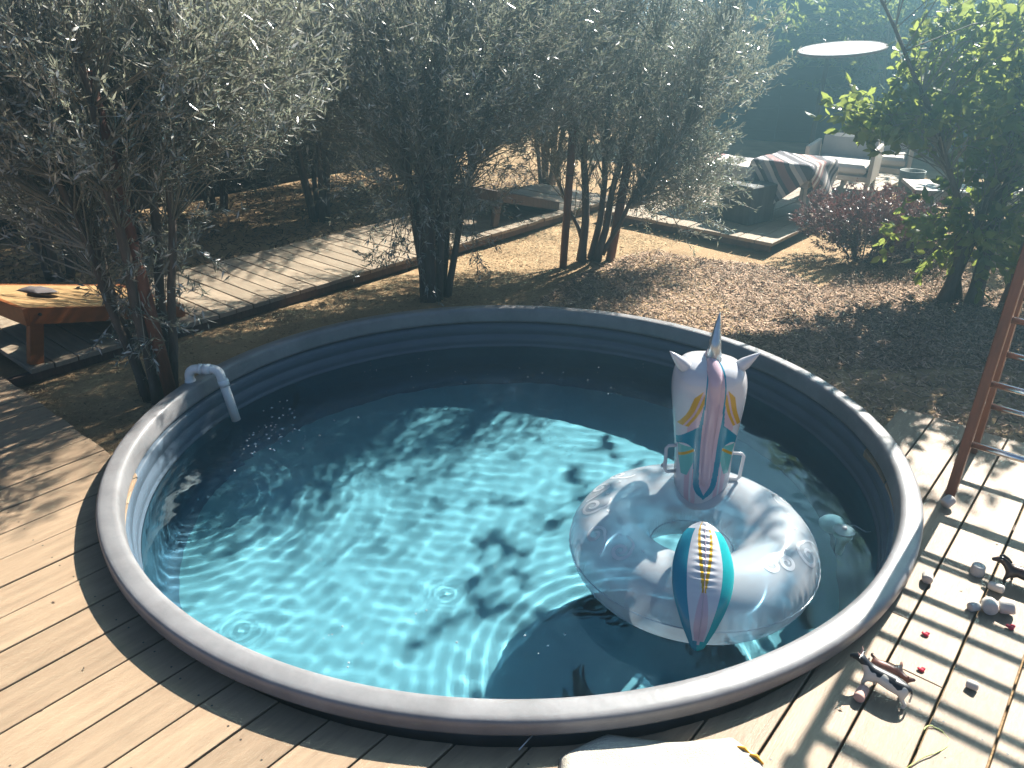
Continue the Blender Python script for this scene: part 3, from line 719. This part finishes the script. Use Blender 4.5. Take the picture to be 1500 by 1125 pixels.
pat1 = [0, 0, 1, 3, 1, 0, 3, 1, 1, 2, 0, 2, 0, 1, 3, 1, 1, 3, 0, 1, 2, 2, 1, 0, 3, 1, 0, 1, 1, 3]
low_seat('low seat hidden under the dark striped blanket', (2.44, 7.02, .012), .55, .50, .47)
blanket('striped_blanket', 'dark striped woven blanket hanging in a point off the low seat', (2.44, 7.02, .012), R_(40), .56, .51, .475, .92, 1.02, pat1)
low_seat('low seat under the pale striped blanket behind the square planter', (1.96, 7.32, .012), .50, .62, .40)
blanket('striped_blanket', 'pale striped blanket spread over the seat behind the square planter', (1.96, 7.32, .012), R_(8), .51, .63, .405, .80, .95,
        [0, 0, 3, 0, 0, 0, 3, 3, 0, 0, 2, 0, 0, 3, 0, 0])
def armchair(label, c, rot, throw=False):
    t = thing('lounge_chair', label, 'chair', c, rot)   # local -y is the back
    MB().box((-.27, -.26, .24), (.27, .28, .29), .006).build('seat_frame', M['lframe'], t)
    MB().box((-.25, -.22, .29), (.25, .27, .385), .03).build('seat', M['lounge'], t, False)
    MB().box((-.25, -.30, .27), (.25, -.20, .62), .035, 0, Matrix.Rotation(R_(8), 4, 'X')).build('backrest', M['lounge'], t)
    for x in (-1, 1):
        MB().box((x * .285 - .018, -.29, .22), (x * .285 + .018, .29, .52), .006).build('side_panel', M['lframe'], t)
        for y in (-.24, .25): MB().bar((x * .27, y, .23), (x * .275, y * 1.06, 0), .03, .03).build('leg', M['lframe'], t)
    return t
armchair('pale cushioned lounge chair beside the dark striped blanket', (3.10, 7.62, .012), R_(150))
armchair('pale cushioned lounge chair farther along the platform past its twin', (3.62, 8.05, .012), R_(155))
mb = MB()
mb.box((-.17, -.17, 0), (.17, .17, .32), .01); mb.build('block', mat('planter_wood', (.085, .085, .08), .75, var=.35, scale=5, stretch=(4, 4, .6), bump=.4), None)
o = C.objects['block']; o.name = 'square_planter'; o.location = (2.0, 6.80, .012); o.rotation_euler = (0, 0, R_(38)); tag(o, 'dark square timber block table standing on the lounge platform', 'side table')
t = thing('pedestal_table', 'round white disc with dark rim on one thin dark pole', 'table', (3.12, 8.6, ZG))
Mt = Matrix.Translation((.15, 0, 1.40)) @ Matrix.Rotation(R_(-7), 4, 'Y') @ Matrix.Rotation(R_(4.5), 4, 'X')
MB().add([tuple(Mt @ Vector((.41 * math.cos(a), .41 * math.sin(a), z))) for z in (0, .016) for a in np.linspace(0, 6.2832, 41)[:-1]],
         [tuple(range(39, -1, -1)), tuple(range(40, 80))] + [(i, (i + 1) % 40, 40 + (i + 1) % 40, 40 + i) for i in range(40)]).build('top', M['white'], t)
MB().tube([tuple(Mt @ Vector((.415 * math.cos(a), .415 * math.sin(a), .006))) for a in np.linspace(0, 6.2832, 41)], .014, 8, False).build('rim_band', M['post'], t, True)
MB().tube([(0, 0, .012), (.01, 0, .7), (.03, 0, 1.39)], .024, 10).build('pole', M['black'], t, True)
MB().lathe([(.18, 0), (.18, .02), (.03, .035)], 24).build('base', M['post'], t, False)
t = thing('tall_pot', 'tall grey-green pot standing behind the purple bush', 'pot', (3.50, 7.05, ZG))
MB().lathe([(.075, 0), (.085, .15), (.10, .42), (.108, .50), (.10, .50), (.09, .42)], 24).build('body', mat('pot_glaze', (.14, .17, .15), .5, var=.25, scale=8, stretch=(3, 3, .5)), t, True)
t = thing('timber_bench', 'pale timber bench with slatted top behind the broad-leaved trunks', 'bench', (4.05, 6.55, ZG), R_(-12))
for k in range(4): MB().box((-.75, -.24 + k * .125, .42), (.75, -.125 + k * .125, .45), .003).build('slat', M['lframe'], t)
for x in (-.65, .6):
    for y in (-.2, .2): MB().box((x, y - .03, -.02), (x + .06, y + .03, .42), .003).build('leg', M['lframe'], t)
MB().box((-.66, -.225, .32), (.66, -.20, .42), .003).build('apron', M['lounge'], t)

# ------------------------------------------------------------------ unicorn float
def vinyl(name, col, tr, tl=.35):
    m = bpy.data.materials.new(name); m.use_nodes = True; n = m.node_tree.nodes; L = m.node_tree.links; b = n['Principled BSDF']
    b.inputs['Base Color'].default_value = (*col, 1); b.inputs['Roughness'].default_value = .16; b.inputs['Coat Weight'].default_value = .5; b.inputs['Coat Roughness'].default_value = .05
    t_ = n.new('ShaderNodeBsdfTranslucent'); t_.inputs[0].default_value = (*col, 1); m1 = n.new('ShaderNodeMixShader'); m1.inputs[0].default_value = tl
    L.new(b.outputs[0], m1.inputs[1]); L.new(t_.outputs[0], m1.inputs[2]); out = m1.outputs[0]
    if tr > 0:
        tp = n.new('ShaderNodeBsdfTransparent'); tp.inputs[0].default_value = (.74, .86, .95, 1); m2 = n.new('ShaderNodeMixShader'); m2.inputs[0].default_value = tr
        L.new(out, m2.inputs[1]); L.new(tp.outputs[0], m2.inputs[2]); out = m2.outputs[0]
    L.new(out, n['Material Output'].inputs[0]); return m
VR = vinyl('clear_vinyl', (.70, .74, .77), .46, .25); VW = vinyl('white_vinyl', (.66, .67, .70), 0, .15)
VPK = vinyl('pink_vinyl', (.66, .48, .54), 0, .15); VT = vinyl('teal_vinyl', (.015, .26, .37), 0, .1); VM = vinyl('mint_vinyl', (.16, .52, .47), 0, .1)
VY = vinyl('yellow_vinyl', (.66, .38, .02), 0, .1); VB = vinyl('blue_vinyl', (.02, .25, .35), 0, .1); VA = vinyl('aqua_vinyl', (.015, .40, .42), 0, .1)
VS = mat('silver_vinyl', (.45, .50, .52), .25, metal=.7); VP = vinyl('print_white', (.74, .76, .78), 0, .3)
FC = Vector((.645, 2.265, -.045)); RM, Rm = .288, .142
flt = thing('unicorn_float', 'inflatable unicorn pool ring with clear tube floating in the tank', 'pool float', FC)
def torus_pt(a, b, off=0.0):
    w = Rm * (1 + (.016 * math.sin(a * 57) * (.6 + .4 * math.sin(a * 11 + 1)) + .010 * math.sin(a * 83 + 2)) * math.exp(-((math.sin(b - .18 * (math.cos(b) > 0))) / .22) ** 2) * (1 if math.cos(b) > 0 else .5)) + off
    return ((RM + w * 1.0 * math.cos(b)) * math.cos(a), (RM + w * math.cos(b)) * math.sin(a), w * .94 * math.sin(b))
NA, NB = 480, 64; v = [torus_pt(6.283185 * i / NA, 6.283185 * j / NB) for i in range(NA) for j in range(NB)]
f = [(i * NB + j, ((i + 1) % NA) * NB + j, ((i + 1) % NA) * NB + (j + 1) % NB, i * NB + (j + 1) % NB) for i in range(NA) for j in range(NB)]
ringo = link('ring', mesh('ring', v, f, VR, True), flt); ringo.cycles.is_caustics_receiver = True
for b_ in (0.0, math.pi):
    mb = MB(); mb.tube([torus_pt(a, b_, .002) for a in np.linspace(0, 6.283185, 161)], .0022, 5, False); mb.build('seam', VR, flt, True)
def ribbon(pts, w):
    mb = MB(); v = []; f = []
    for i, (a, b_) in enumerate(pts):
        a2, b2 = pts[min(i + 1, len(pts) - 1)]; a1, b1 = pts[max(i - 1, 0)]
        da, db = (a2 - a1) * (RM + Rm * math.cos(b_)), (b2 - b1) * Rm; L_ = math.hypot(da, db) + 1e-9
        ww = w * (.25 + .75 * math.sin(math.pi * min(1, (i + .4) / len(pts) * 1.0)) ** .6)
        na_, nb_ = -db / L_ * ww / (RM + Rm * math.cos(b_)), da / L_ * ww / Rm
        v += [torus_pt(a + na_, b_ + nb_, .0016), torus_pt(a - na_, b_ - nb_, .0016)]
    f = [(2 * i, 2 * i + 1, 2 * i + 3, 2 * i + 2) for i in range(len(pts) - 1)]
    return mb.add(v, f)
def swirl(a0, b0, s, flip, turns=1.35, w=.0055):
    P = []
    for k in range(40):
        t_ = k / 39; r = s * (1 - .78 * t_); an = flip * turns * 6.283 * t_ + .8
        P.append((a0 + r * math.cos(an) / (RM + Rm * math.cos(b0)), b0 + r * math.sin(an) / Rm))
    tail = [(a0 + (s + .05 * k / 8) * math.cos(.8 - flip * .16 * k) / (RM + Rm * math.cos(b0)), b0 + (s + .03 * k / 8) * math.sin(.8 - flip * .16 * k) / Rm) for k in range(8, 0, -1)]
    ribbon(tail + P, w).build('printed_swirl', VP, flt)
for i, (ad, bd, s_, fl) in enumerate(((-28, 48, .034, 1), (-46, 66, .020, -1), (-55, 74, .022, 1), (170, 60, .030, -1), (195, 55, .026, 1), (150, 58, .026, 1), (215, 66, .024, -1), (20, 52, .028, -1), (132, 62, .022, -1))):
    swirl(R_(ad), R_(bd), s_ * 1.45, fl, 1.35, .0068)
def star(a0, b0, s):
    v = [torus_pt(a0, b0, .0018)]
    for k in range(10):
        r = s if k % 2 == 0 else s * .42; an = k * .6283
        v.append(torus_pt(a0 + r * math.cos(an) / (RM + Rm * math.cos(b0)), b0 + r * math.sin(an) / Rm, .0018))
    MB().add(v, [(0, 1 + k, 1 + (k + 1) % 10) for k in range(10)]).build('printed_star', VP, flt)
for ad, bd, s_ in ((-62, 80, .012), (-12, 72, .010), (158, 78, .010), (178, 84, .011), (205, 82, .010), (225, 84, .009), (2, 74, .008), (140, 80, .008), (-36, 78, .008)): star(R_(ad), R_(bd), s_)
MB().lathe([(.012, 0), (.011, .006), (.006, .007), (.006, .016), (.005, .018)], 16, torus_pt(R_(100), R_(75))).build('valve', VP, flt, True)
# head: stacked closed sections, colour printed in areas
def lerp_tab(t, tab):
    n_ = len(tab)
    for i in range(n_ - 1):
        (t0, p1), (t1, p2) = tab[i], tab[i + 1]
        if t <= t1 or i == n_ - 2:
            h = t1 - t0; x = min(1, max(0, (t - t0) / h))
            m1 = (p2 - tab[i - 1][1]) / (t1 - tab[i - 1][0]) * h if i > 0 else p2 - p1
            m2 = (tab[i + 2][1] - p1) / (tab[i + 2][0] - t0) * h if i < n_ - 2 else p2 - p1
            return p1 * (2 * x ** 3 - 3 * x ** 2 + 1) + m1 * (x ** 3 - 2 * x ** 2 + x) + p2 * (3 * x ** 2 - 2 * x ** 3) + m2 * (x ** 3 - x ** 2)
def lin_tab(t, tab):
    for (t0, v0), (t1, v1) in zip(tab, tab[1:]):
        if t <= t1: return v0 + (v1 - v0) * max(0, (t - t0)) / (t1 - t0)
    return tab[-1][1]
HB = Vector((.070, .225, .075))       # base on the back of the ring
HWt = [(0, .068), (.05, .088), (.15, .100), (.35, .105), (.55, .117), (.75, .130), (.85, .129), (.92, .115), (.97, .083), (1, .018)]
HDt = [(0, .055), (.05, .068), (.2, .072), (.5, .075), (.75, .105), (.88, .110), (.95, .085), (1, .015)]
OUTt = [(0, 0), (.09, 0), (.14, .25), (.2, .38), (.46, .42), (.6, .34), (.76, .25), (1, .25)]; INt = [(0, 0), (.12, 0), (.2, .17), (.46, .24), (.76, .21), (1, .2)]
HH = .60
def head_c(t): return Vector((HB.x - .020 * t + .0, HB.y + .012 * t + .05 * max(0, t - .6), HB.z - .045 + HH * t))
_hc = {}
def head_pt(t, a, off=0):
    if t not in _hc: _hc[t] = (head_c(t), max(.004, lerp_tab(t, HWt)), max(.004, lerp_tab(t, HDt)))
    c, w, d = _hc[t]; w += off; d += off
    ca, sa = math.cos(a), math.sin(a)
    return (c.x + w * math.copysign(abs(ca) ** .92, ca), c.y - d * math.copysign(abs(sa) ** .92, sa), c.z + .004 * math.sin(a * 2))
nA, nT = 320, 380; v = [head_pt(j / nT, 6.283185 * i / nA) for j in range(nT + 1) for i in range(nA)]; f = []; mi = []
for j in range(nT):
    t_ = (j + .5) / nT; OI = (max(0, lerp_tab(t_, OUTt)), max(0, lerp_tab(t_, INt))); YC = lerp_tab(t_, [(.59, .80), (.70, .50), (.84, .30)])
    for i in range(nA):
        a = 6.283185 * (i + .5) / nA; f.append((j * nA + i, j * nA + (i + 1) % nA, (j + 1) * nA + (i + 1) % nA, (j + 1) * nA + i))
        X = math.cos(a); bk = math.sin(a) > 0; k = 0; ax = abs(X + .04 * (1 - t_))
        if bk:
            o_, i_ = OI
            if i_ < ax < o_: k = 2
            elif ax <= i_: k = 1
            else:
                yc = YC
                if .60 < t_ < .85 and abs(ax - yc) < .15 * (1 if t_ < .8 else (.85 - t_) / .05): k = 4 if abs(ax - yc + .03) > .03 else 5
                elif .44 + .10 * (ax - .4) * (1 - ax) * 4 < t_ < .60 - .18 * (ax - .4) and ax < .95: k = 2
                elif .26 + .5 * max(0, .62 - ax) < t_ < .46 and ax < .9 - .9 * max(0, .36 - t_): k = 4 if abs(t_ - (.45 - .12 * (ax - .35))) < .010 else 3
                elif t_ < .36 and .30 < ax < .72 and abs(math.sin(ax * 13)) > .45: k = 1
                elif .55 < t_ < .78 and ax < yc - .15: k = 1
        mi.append(k)
f.append(tuple(range(nA - 1, -1, -1)))
mi.append(0); f.append(tuple(nT * nA + i for i in range(nA))); mi.append(0)
me = mesh('head', v, f, [VW, VPK, VT, VM, VY, VPK], True); me.polygons.foreach_set('material_index', mi); hd = link('head', me, flt)
mb = MB(); P = []; RA = []
for k in range(26):
    t_ = .145 + .90 * k / 25; p = Vector(head_pt(min(t_, .985), math.pi / 2 + .03)); 
    if t_ > .985: p = p + Vector((0, .02, (t_ - .985) * HH))
    P.append(p + Vector((0, .017, 0))); RA.append(.029 * (1 if .06 < k / 25 < .92 else .72) * (.8 + .2 * k / 25) if 0 < k < 25 else .006)
mb.tube(P, RA, 14); mb.build('mane', VPK, flt, True)
top = head_c(1.0)
MB().tube([top + Vector((.004, -.03, -.02)), top + Vector((.006, -.01, .05)), top + Vector((.010, .0, .12)), top + Vector((.012, .004, .152))], [.029, .020, .008, .001], 16).build('horn', VS, flt, True)
for sx in (-1, 1):
    e = top + Vector((sx * .075, -.03, -.055)); d = Vector((sx * .075, -.015, .075))
    MB().tube([e - d * .2, e + d * .15, e + d * .5, e + d * .85, e + d * 1.08], [.012, .024, .021, .010, .001], 12).build('ear', VW, flt, True)
    hz_ = .30; c = head_c(hz_); hw = lerp_tab(hz_, HWt); zs = -.015 * sx
    P = [(c.x + sx * (hw - .004), c.y - .01, c.z - .055 + zs), (c.x + sx * (hw + .028), c.y - .014, c.z - .055 + zs), (c.x + sx * (hw + .036), c.y - .015, c.z - .045 + zs),
         (c.x + sx * (hw + .040), c.y - .015, c.z + .045 + zs), (c.x + sx * (hw + .032), c.y - .014, c.z + .055 + zs), (c.x + sx * (hw - .002), c.y - .01, c.z + .055 + zs)]
    MB().tube(P, .0065, 8).build('handle', VP, flt, True)
MB().ell((0, 0, 0), (.075, .13, .075), 24, 14, 0, Matrix.Translation(head_c(.80) + Vector((0, .12, -.02))) @ Matrix.Rotation(R_(-28), 4, 'X')).build('muzzle', VW, flt, True)
# tail: inflated leaf standing on the front of the ring
A0 = Vector((-.025, -.19, .235)); A1 = Vector((-.075, -.475, -.035)); ax_ = (A1 - A0); Lt = ax_.length; ax_.normalize(); sd_ = Vector((1, 0, 0)); sd_ = (sd_ - ax_ * sd_.dot(ax_)).normalized(); nm_ = sd_.cross(ax_)
if nm_.y > 0: nm_ = -nm_
TWt = [(0, .012), (.04, .038), (.12, .066), (.25, .086), (.40, .096), (.6, .087), (.8, .057), (.93, .030), (.98, .018), (1, .004)]
nT, nA = 300, 260; v = []; f = []; mi = []
for j in range(nT + 1):
    t_ = j / nT; w = lerp_tab(t_, TWt); th = w * .30; c = A0 + ax_ * (Lt * t_) + nm_ * (.03 * math.sin(math.pi * t_))
    for i in range(nA):
        a = 6.283185 * i / nA; v.append(c + sd_ * (w * math.cos(a)) + nm_ * (th * math.sin(a) + (.0022 * math.sin(t_ * 120) * math.exp(-(math.cos(a) / .26) ** 2) * max(0, min(1, (.62 - t_) * 6)) if math.sin(a) > 0 else 0)))
for j in range(nT):
    t_ = (j + .5) / nT
    for i in range(nA):
        a = 6.283185 * (i + .5) / nA; f.append((j * nA + i, j * nA + (i + 1) % nA, (j + 1) * nA + (i + 1) % nA, (j + 1) * nA + i)); s_ = math.cos(a); k = 0
        edge = .56 if t_ < .93 else .15
        if abs(s_) > edge and t_ > .07: k = 2 if s_ > 0 else 1
        elif t_ > .955: k = 2
        elif abs(abs(s_) - .34 * (1 - t_ / .60)) < .055 and t_ < .58: k = 3
        elif abs(s_) < .42 * min(1, max(0, (t_ - .50) / .35)) and abs(s_) > .02: k = 4
        mi.append(k)
f += [tuple(range(nA - 1, -1, -1)), tuple(nT * nA + i for i in range(nA))]; mi += [0, 2]
me = mesh('tail', v, f, [VW, VB, VA, VY, VPK], True); me.polygons.foreach_set('material_index', mi); tailo = link('tail', me, flt)
mb = MB(); mb.tube([A0 + ax_ * (Lt * t_) + nm_ * (.03 * math.sin(math.pi * t_) + lerp_tab(t_, TWt) * .30 + .0006) for t_ in np.linspace(.05, .93, 30)], .0016, 5, False); mb.build('tail_seam', VPK, flt, True)
for c_ in list(flt.children):
    c_.cycles.is_caustics_receiver = True; nm = c_.name.split('.')[0]
    if nm in ('mane', 'horn', 'ear', 'handle', 'muzzle'): c_.parent = hd
    elif nm in ('seam', 'printed_swirl', 'printed_star', 'valve'): c_.parent = ringo
    elif nm == 'tail_seam': c_.parent = tailo

# ------------------------------------------------------------------ towel, stick and string
na, nb = 60, 50; v = []; f = []
for j in range(nb + 1):
    for i in range(na + 1):
        a, b_ = i / na, j / nb
        x = .13 + .50 * a + .03 * mnoise.noise((b_ * 3, 1, 2)); y = 1.405 - .62 * b_ + .012 * math.sin(a * 7 + .5) - .07 * max(0, .25 - a) * 4 * max(0, 1 - b_ * 3) - .10 * max(0, a - .88) * 6 * max(0, 1 - b_ * 3)
        z = .020 + .012 * mnoise.noise((a * 3.5, b_ * 4.5, 7)) + .006 * math.sin(a * 11 + b_ * 4)
        e = min(a, 1 - a, b_, 1 - b_); z = .004 + (z - .002) * min(1, e / .05) ** .5
        v.append((x, y, z))
for j in range(nb):
    for i in range(na):
        k = j * (na + 1) + i; f.append((k, k + na + 1, k + na + 2, k + 1))
tw = thing('towel', 'thick cream towel lying on the deck against the tank', 'towel', (.35, 1.1, 0))
o = link('cloth', mesh('cloth', v, f, M['towel'], True), tw, (-.35, -1.1, 0)); md = o.modifiers.new('thick', 'SOLIDIFY'); md.thickness = .006; md.offset = -1
for (x0, y0, x1, y1) in ((.575, 1.372, .605, 1.352), (.60, 1.350, .628, 1.328)):
    MB().tube([(x0 - .35, y0 - 1.1, .014), ((x0 + x1) / 2 - .35, (y0 + y1) / 2 - 1.1 + .004, .018), (x1 - .35, y1 - 1.1, .008)], [.0035, .0045, .0025], 8).build('tassel', M['yellow'], tw, True)
o = MB().tube([(.030, 1.363, .004), (.052, 1.391, .005), (.074, 1.418, .004)], [.0018, .0022, .0016], 8).build('metal_skewer', M['silverstick'], None, True); tag(o, 'thin silver skewer lying across a deck gap below the rim', 'skewer')
P = [(.975, 1.325), (.986, 1.33), (1.029, 1.354), (1.065, 1.368), (1.089, 1.38), (1.113, 1.395), (1.127, 1.415), (1.121, 1.437), (1.101, 1.451), (1.085, 1.449), (1.070, 1.436)]
Q = []
for i in range(len(P) - 1):
    p0, p1, p2, p3 = P[max(i - 1, 0)], P[i], P[i + 1], P[min(i + 2, len(P) - 1)]
    for k in range(6):
        t_ = k / 6; Q.append(tuple(.5 * (2 * p1[c] + (p2[c] - p0[c]) * t_ + (2 * p0[c] - 5 * p1[c] + 4 * p2[c] - p3[c]) * t_ ** 2 + (3 * p1[c] - p0[c] - 3 * p2[c] + p3[c]) * t_ ** 3) for c in (0, 1)) + (.003 + .004 * math.sin(i * .9),))
o = MB().tube(Q, .0016, 6).build('string_loop', M['string'], None, True); tag(o, 'thin yellow-green string curled on the deck near the toy cow', 'string')

# ------------------------------------------------------------------ marshmallows and petals
def mallow(label, x, y, h, r, tilt, az, m=None, z0=None, group=None):
    h *= 1.18; r *= 1.18
    mb = MB(); mb.lathe([(r * .82, -h / 2), (r * .95, -h / 2 + .002), (r, -h / 2 + .006), (r * 1.02, 0), (r * .98, h / 2 - .006), (r * .93, h / 2 - .002), (r * .8, h / 2)], 20)
    z = abs(math.cos(tilt)) * h / 2 + abs(math.sin(tilt)) * r
    o = mb.build('marshmallow', m or M['mallow'], None, True, (x, y, z - .0005), (0, tilt, az)); tag(o, label, 'marshmallow', group)
mallow('bluish white marshmallow at the foot of the ladder rail', 1.632, 2.455, .034, .017, 1.1, .4)
mallow('white marshmallow touching the tank rim', 1.358, 2.030, .030, .014, 1.5, 1.1)
mallow('upright marshmallow standing alone on a rung shadow', 1.542, 2.070, .032, .0175, .0, 0)
mallow('squashed marshmallow lying on the board gap beside the toy horse', 1.556, 1.985, .036, .012, 1.4, -.9)
mallow('small flat marshmallow left end of the row of three', 1.440, 1.897, .028, .012, 1.57, .2)
mallow('round marshmallow in the middle of the row of three', 1.482, 1.890, .034, .019, 1.5, -1.9)
mallow('cube-like marshmallow at the petal end of the row of three', 1.532, 1.884, .036, .0185, 1.3, -.5)
mallow('lone thin marshmallow between the toy cow and the string', 1.271, 1.583, .024, .010, 1.4, -.8)
mallow('pinkish marshmallow wedged in the board gap beside the toy cow', .953, 1.548, .040, .0125, 1.57, R_(50), M['mallow_pink'])
def petal(label, x, y, s):
    mb = MB(); mb.ell((0, 0, .006 * s), (.008 * s, .007 * s, .006 * s), 12, 8); mb.ell((.006 * s, .004 * s, .009 * s), (.007 * s, .006 * s, .0045 * s), 12, 8); mb.ell((-.006 * s, .005 * s, .008 * s), (.006 * s, .007 * s, .004 * s), 12, 8)
    o = mb.build('red_flower', M['red'], None, True, (x, y, 0)); tag(o, label, 'flower')
petal('small red flower on the deck board near a rung shadow', 1.239, 1.781, .95)
petal('small red flower head closest to the toy cow', 1.162, 1.642, .9)
petal('red flower head beside the row of marshmallows', 1.510, 1.814, 1.1)

# ------------------------------------------------------------------ dry leaf bits on the deck
mb = MB(); rb = random.Random(3)
for k in range(260):
    if k % 2: x, y = rb.uniform(.4, 2.4), rb.uniform(1.2, 2.9)
    else: x, y = rb.uniform(-2.3, .3), rb.uniform(1.0, 2.8)
    if math.hypot(x - TC.x, y - TC.y) < 1.56: continue
    L_ = rb.uniform(.004, .022) if rb.random() < .25 else rb.uniform(.002, .006); W_ = L_ * rb.uniform(.25, .5); a = rb.random() * 6.28; ca, sa = math.cos(a), math.sin(a)
    z = .0022
    mb.add([(x - ca * L_ / 2, y - sa * L_ / 2, z), (x - sa * W_ / 2, y + ca * W_ / 2, z + W_ * .3), (x + ca * L_ / 2, y + sa * L_ / 2, z + L_ * .12), (x + sa * W_ / 2, y - ca * W_ / 2, z)], [(0, 3, 2, 1)])
tag(mb.build('leaf_debris', M['litter']), 'tiny dry leaf bits scattered over the deck boards', 'leaf debris', kind='stuff')

# ------------------------------------------------------------------ toy animals
def cow_mat():
    m = mat('toy_cow_paint', (.74, .70, .60), .4); n = m.node_tree.nodes; L = m.node_tree.links
    tc = n.new('ShaderNodeTexCoord'); nz = n.new('ShaderNodeTexNoise'); nz.inputs['Scale'].default_value = 26; nz.inputs['Detail'].default_value = 1.5; L.new(tc.outputs['Object'], nz.inputs[0])
    sp = n.new('ShaderNodeSeparateXYZ'); L.new(tc.outputs['Object'], sp.inputs[0])
    ad = n.new('ShaderNodeMath'); ad.operation = 'MULTIPLY_ADD'; ad.inputs[1].default_value = 5.0; L.new(sp.outputs[2], ad.inputs[0]); L.new(nz.outputs[0], ad.inputs[2])
    rp = n.new('ShaderNodeValToRGB'); rp.color_ramp.elements[0].position = .735; rp.color_ramp.elements[1].position = .75
    rp.color_ramp.elements[0].color = (.74, .69, .58, 1); rp.color_ramp.elements[1].color = (.012, .013, .018, 1); L.new(ad.outputs[0], rp.inputs[0]); L.new(rp.outputs[0], n['Principled BSDF'].inputs['Base Color'])
    return m
def animal(name, label, loc, rot, m, s=1.0, horns=False, mane=None, lying=False):
    """toy figure, x forward; one skinned body"""
    t = thing(name, label, 'toy animal', loc, rot)
    J = [(0, 0, .052, .021), (.035, 0, .052, .020), (-.035, 0, .053, .020), (-.052, 0, .055, .013), (.050, 0, .060, .015), (.066, 0, .074, .0105), (.078, 0, .080, .011), (.094, 0, .073, .007), (.103, 0, .069, .006)]
    E_ = [(0, 1), (0, 2), (2, 3), (1, 4), (4, 5), (5, 6), (6, 7), (7, 8)]
    def chain(root, pts):
        p = root
        for q_ in pts: J.append(q_); E_.append((p, len(J) - 1)); p = len(J) - 1
    for sy in (-1, 1):
        k = .006 * sy
        chain(1, [(.040 + k, sy * .014, .036, .009), (.042 + k * 1.6, sy * .016, .020, .0055), (.040 + k * 1.8, sy * .016, .006, .0050), (.043 + k * 1.8, sy * .016, .003, .0055)])
        chain(2, [(-.042 - k, sy * .014, .038, .011), (-.038 - k * 1.2, sy * .016, .026, .0070), (-.048 - k * 1.5, sy * .016, .017, .0050), (-.046 - k * 1.5, sy * .016, .005, .0050), (-.042 - k * 1.5, sy * .016, .003, .0055)])
        chain(6, [(.076, sy * .010, .085, .004), (.074, sy * .019, .086, .003)])
    chain(3, [(-.060, 0, .056, .003), (-.064, .001, .040, .0025), (-.063, .002, .024, .003), (-.064, .002, .018, .0035)])
    me = bpy.data.meshes.new('body'); me.from_pydata([(a, b, c) for a, b, c, _ in J], E_, []); me.materials.append(m)
    o = link('body', me, t); md = o.modifiers.new('skin', 'SKIN'); md.use_smooth_shade = True
    for i, (_, _, _, r) in enumerate(J): me.skin_vertices[0].data[i].radius = (r, r)
    me.skin_vertices[0].data[0].use_root = True
    o.modifiers.new('sub', 'SUBSURF').levels = 2; o.modifiers['sub'].render_levels = 2
    if horns:
        for sy in (-1, 1): MB().tube([(.078, sy * .006, .090), (.078, sy * .013, .096), (.082, sy * .015, .104)], [.0028, .0022, .0008], 8).build('horn', M['mallow_pink'], o, True)
        MB().ell((-.028, 0, .033), (.012, .010, .009), 14, 8).build('udder', M['mallow_pink'], o, True)
    if mane: MB().tube([(.046, 0, .078), (.060, 0, .089), (.074, 0, .096), (.084, 0, .090)], [.003, .005, .005, .003], 8).build('mane', mane, o, True)
    t.scale = (s, s, s)
    if lying: t.rotation_euler = (R_(82), 0, rot); t.location = (loc[0], loc[1], .017 * s)
    return t
animal('toy_cow', 'black and white toy cow figure with horns standing on the deck', (1.020, 1.560, .0003), R_(138), cow_mat(), 1.02, True)
animal('toy_calf', 'pinkish brown toy animal figure lying on its side behind the toy cow', (1.072, 1.668, 0), R_(-25), mat('toy_brown', (.20, .075, .05), .4, var=.5, scale=40), .72, lying=True)
animal('toy_horse', 'dark brown toy horse figure standing beside the marshmallows', (1.655, 2.010, .0003), R_(148), mat('toy_darkbrown', (.045, .02, .016), .35, var=.4, scale=50), .98, False, M['black'])

# ------------------------------------------------------------------ haze volume added to stand in for lens glare
def haze(dens):
    m = bpy.data.materials.new('haze'); m.use_nodes = True; n = m.node_tree.nodes; L = m.node_tree.links; n.remove(n['Principled BSDF'])
    pv = n.new('ShaderNodeVolumePrincipled'); pv.inputs['Color'].default_value = (.45, .84, 1.0, 1); pv.inputs['Density'].default_value = dens; pv.inputs['Anisotropy'].default_value = .84
    L.new(pv.outputs[0], n['Material Output'].inputs['Volume'])
    o = MB().box((-460, -460, -1.6), (460, 460, 3.9)).build('haze', m); tag(o, kind='stuff'); o['label'] = 'pale haze added to the garden air in place of lens glare'
HAZE = 0.030
if HAZE > 0: haze(HAZE)
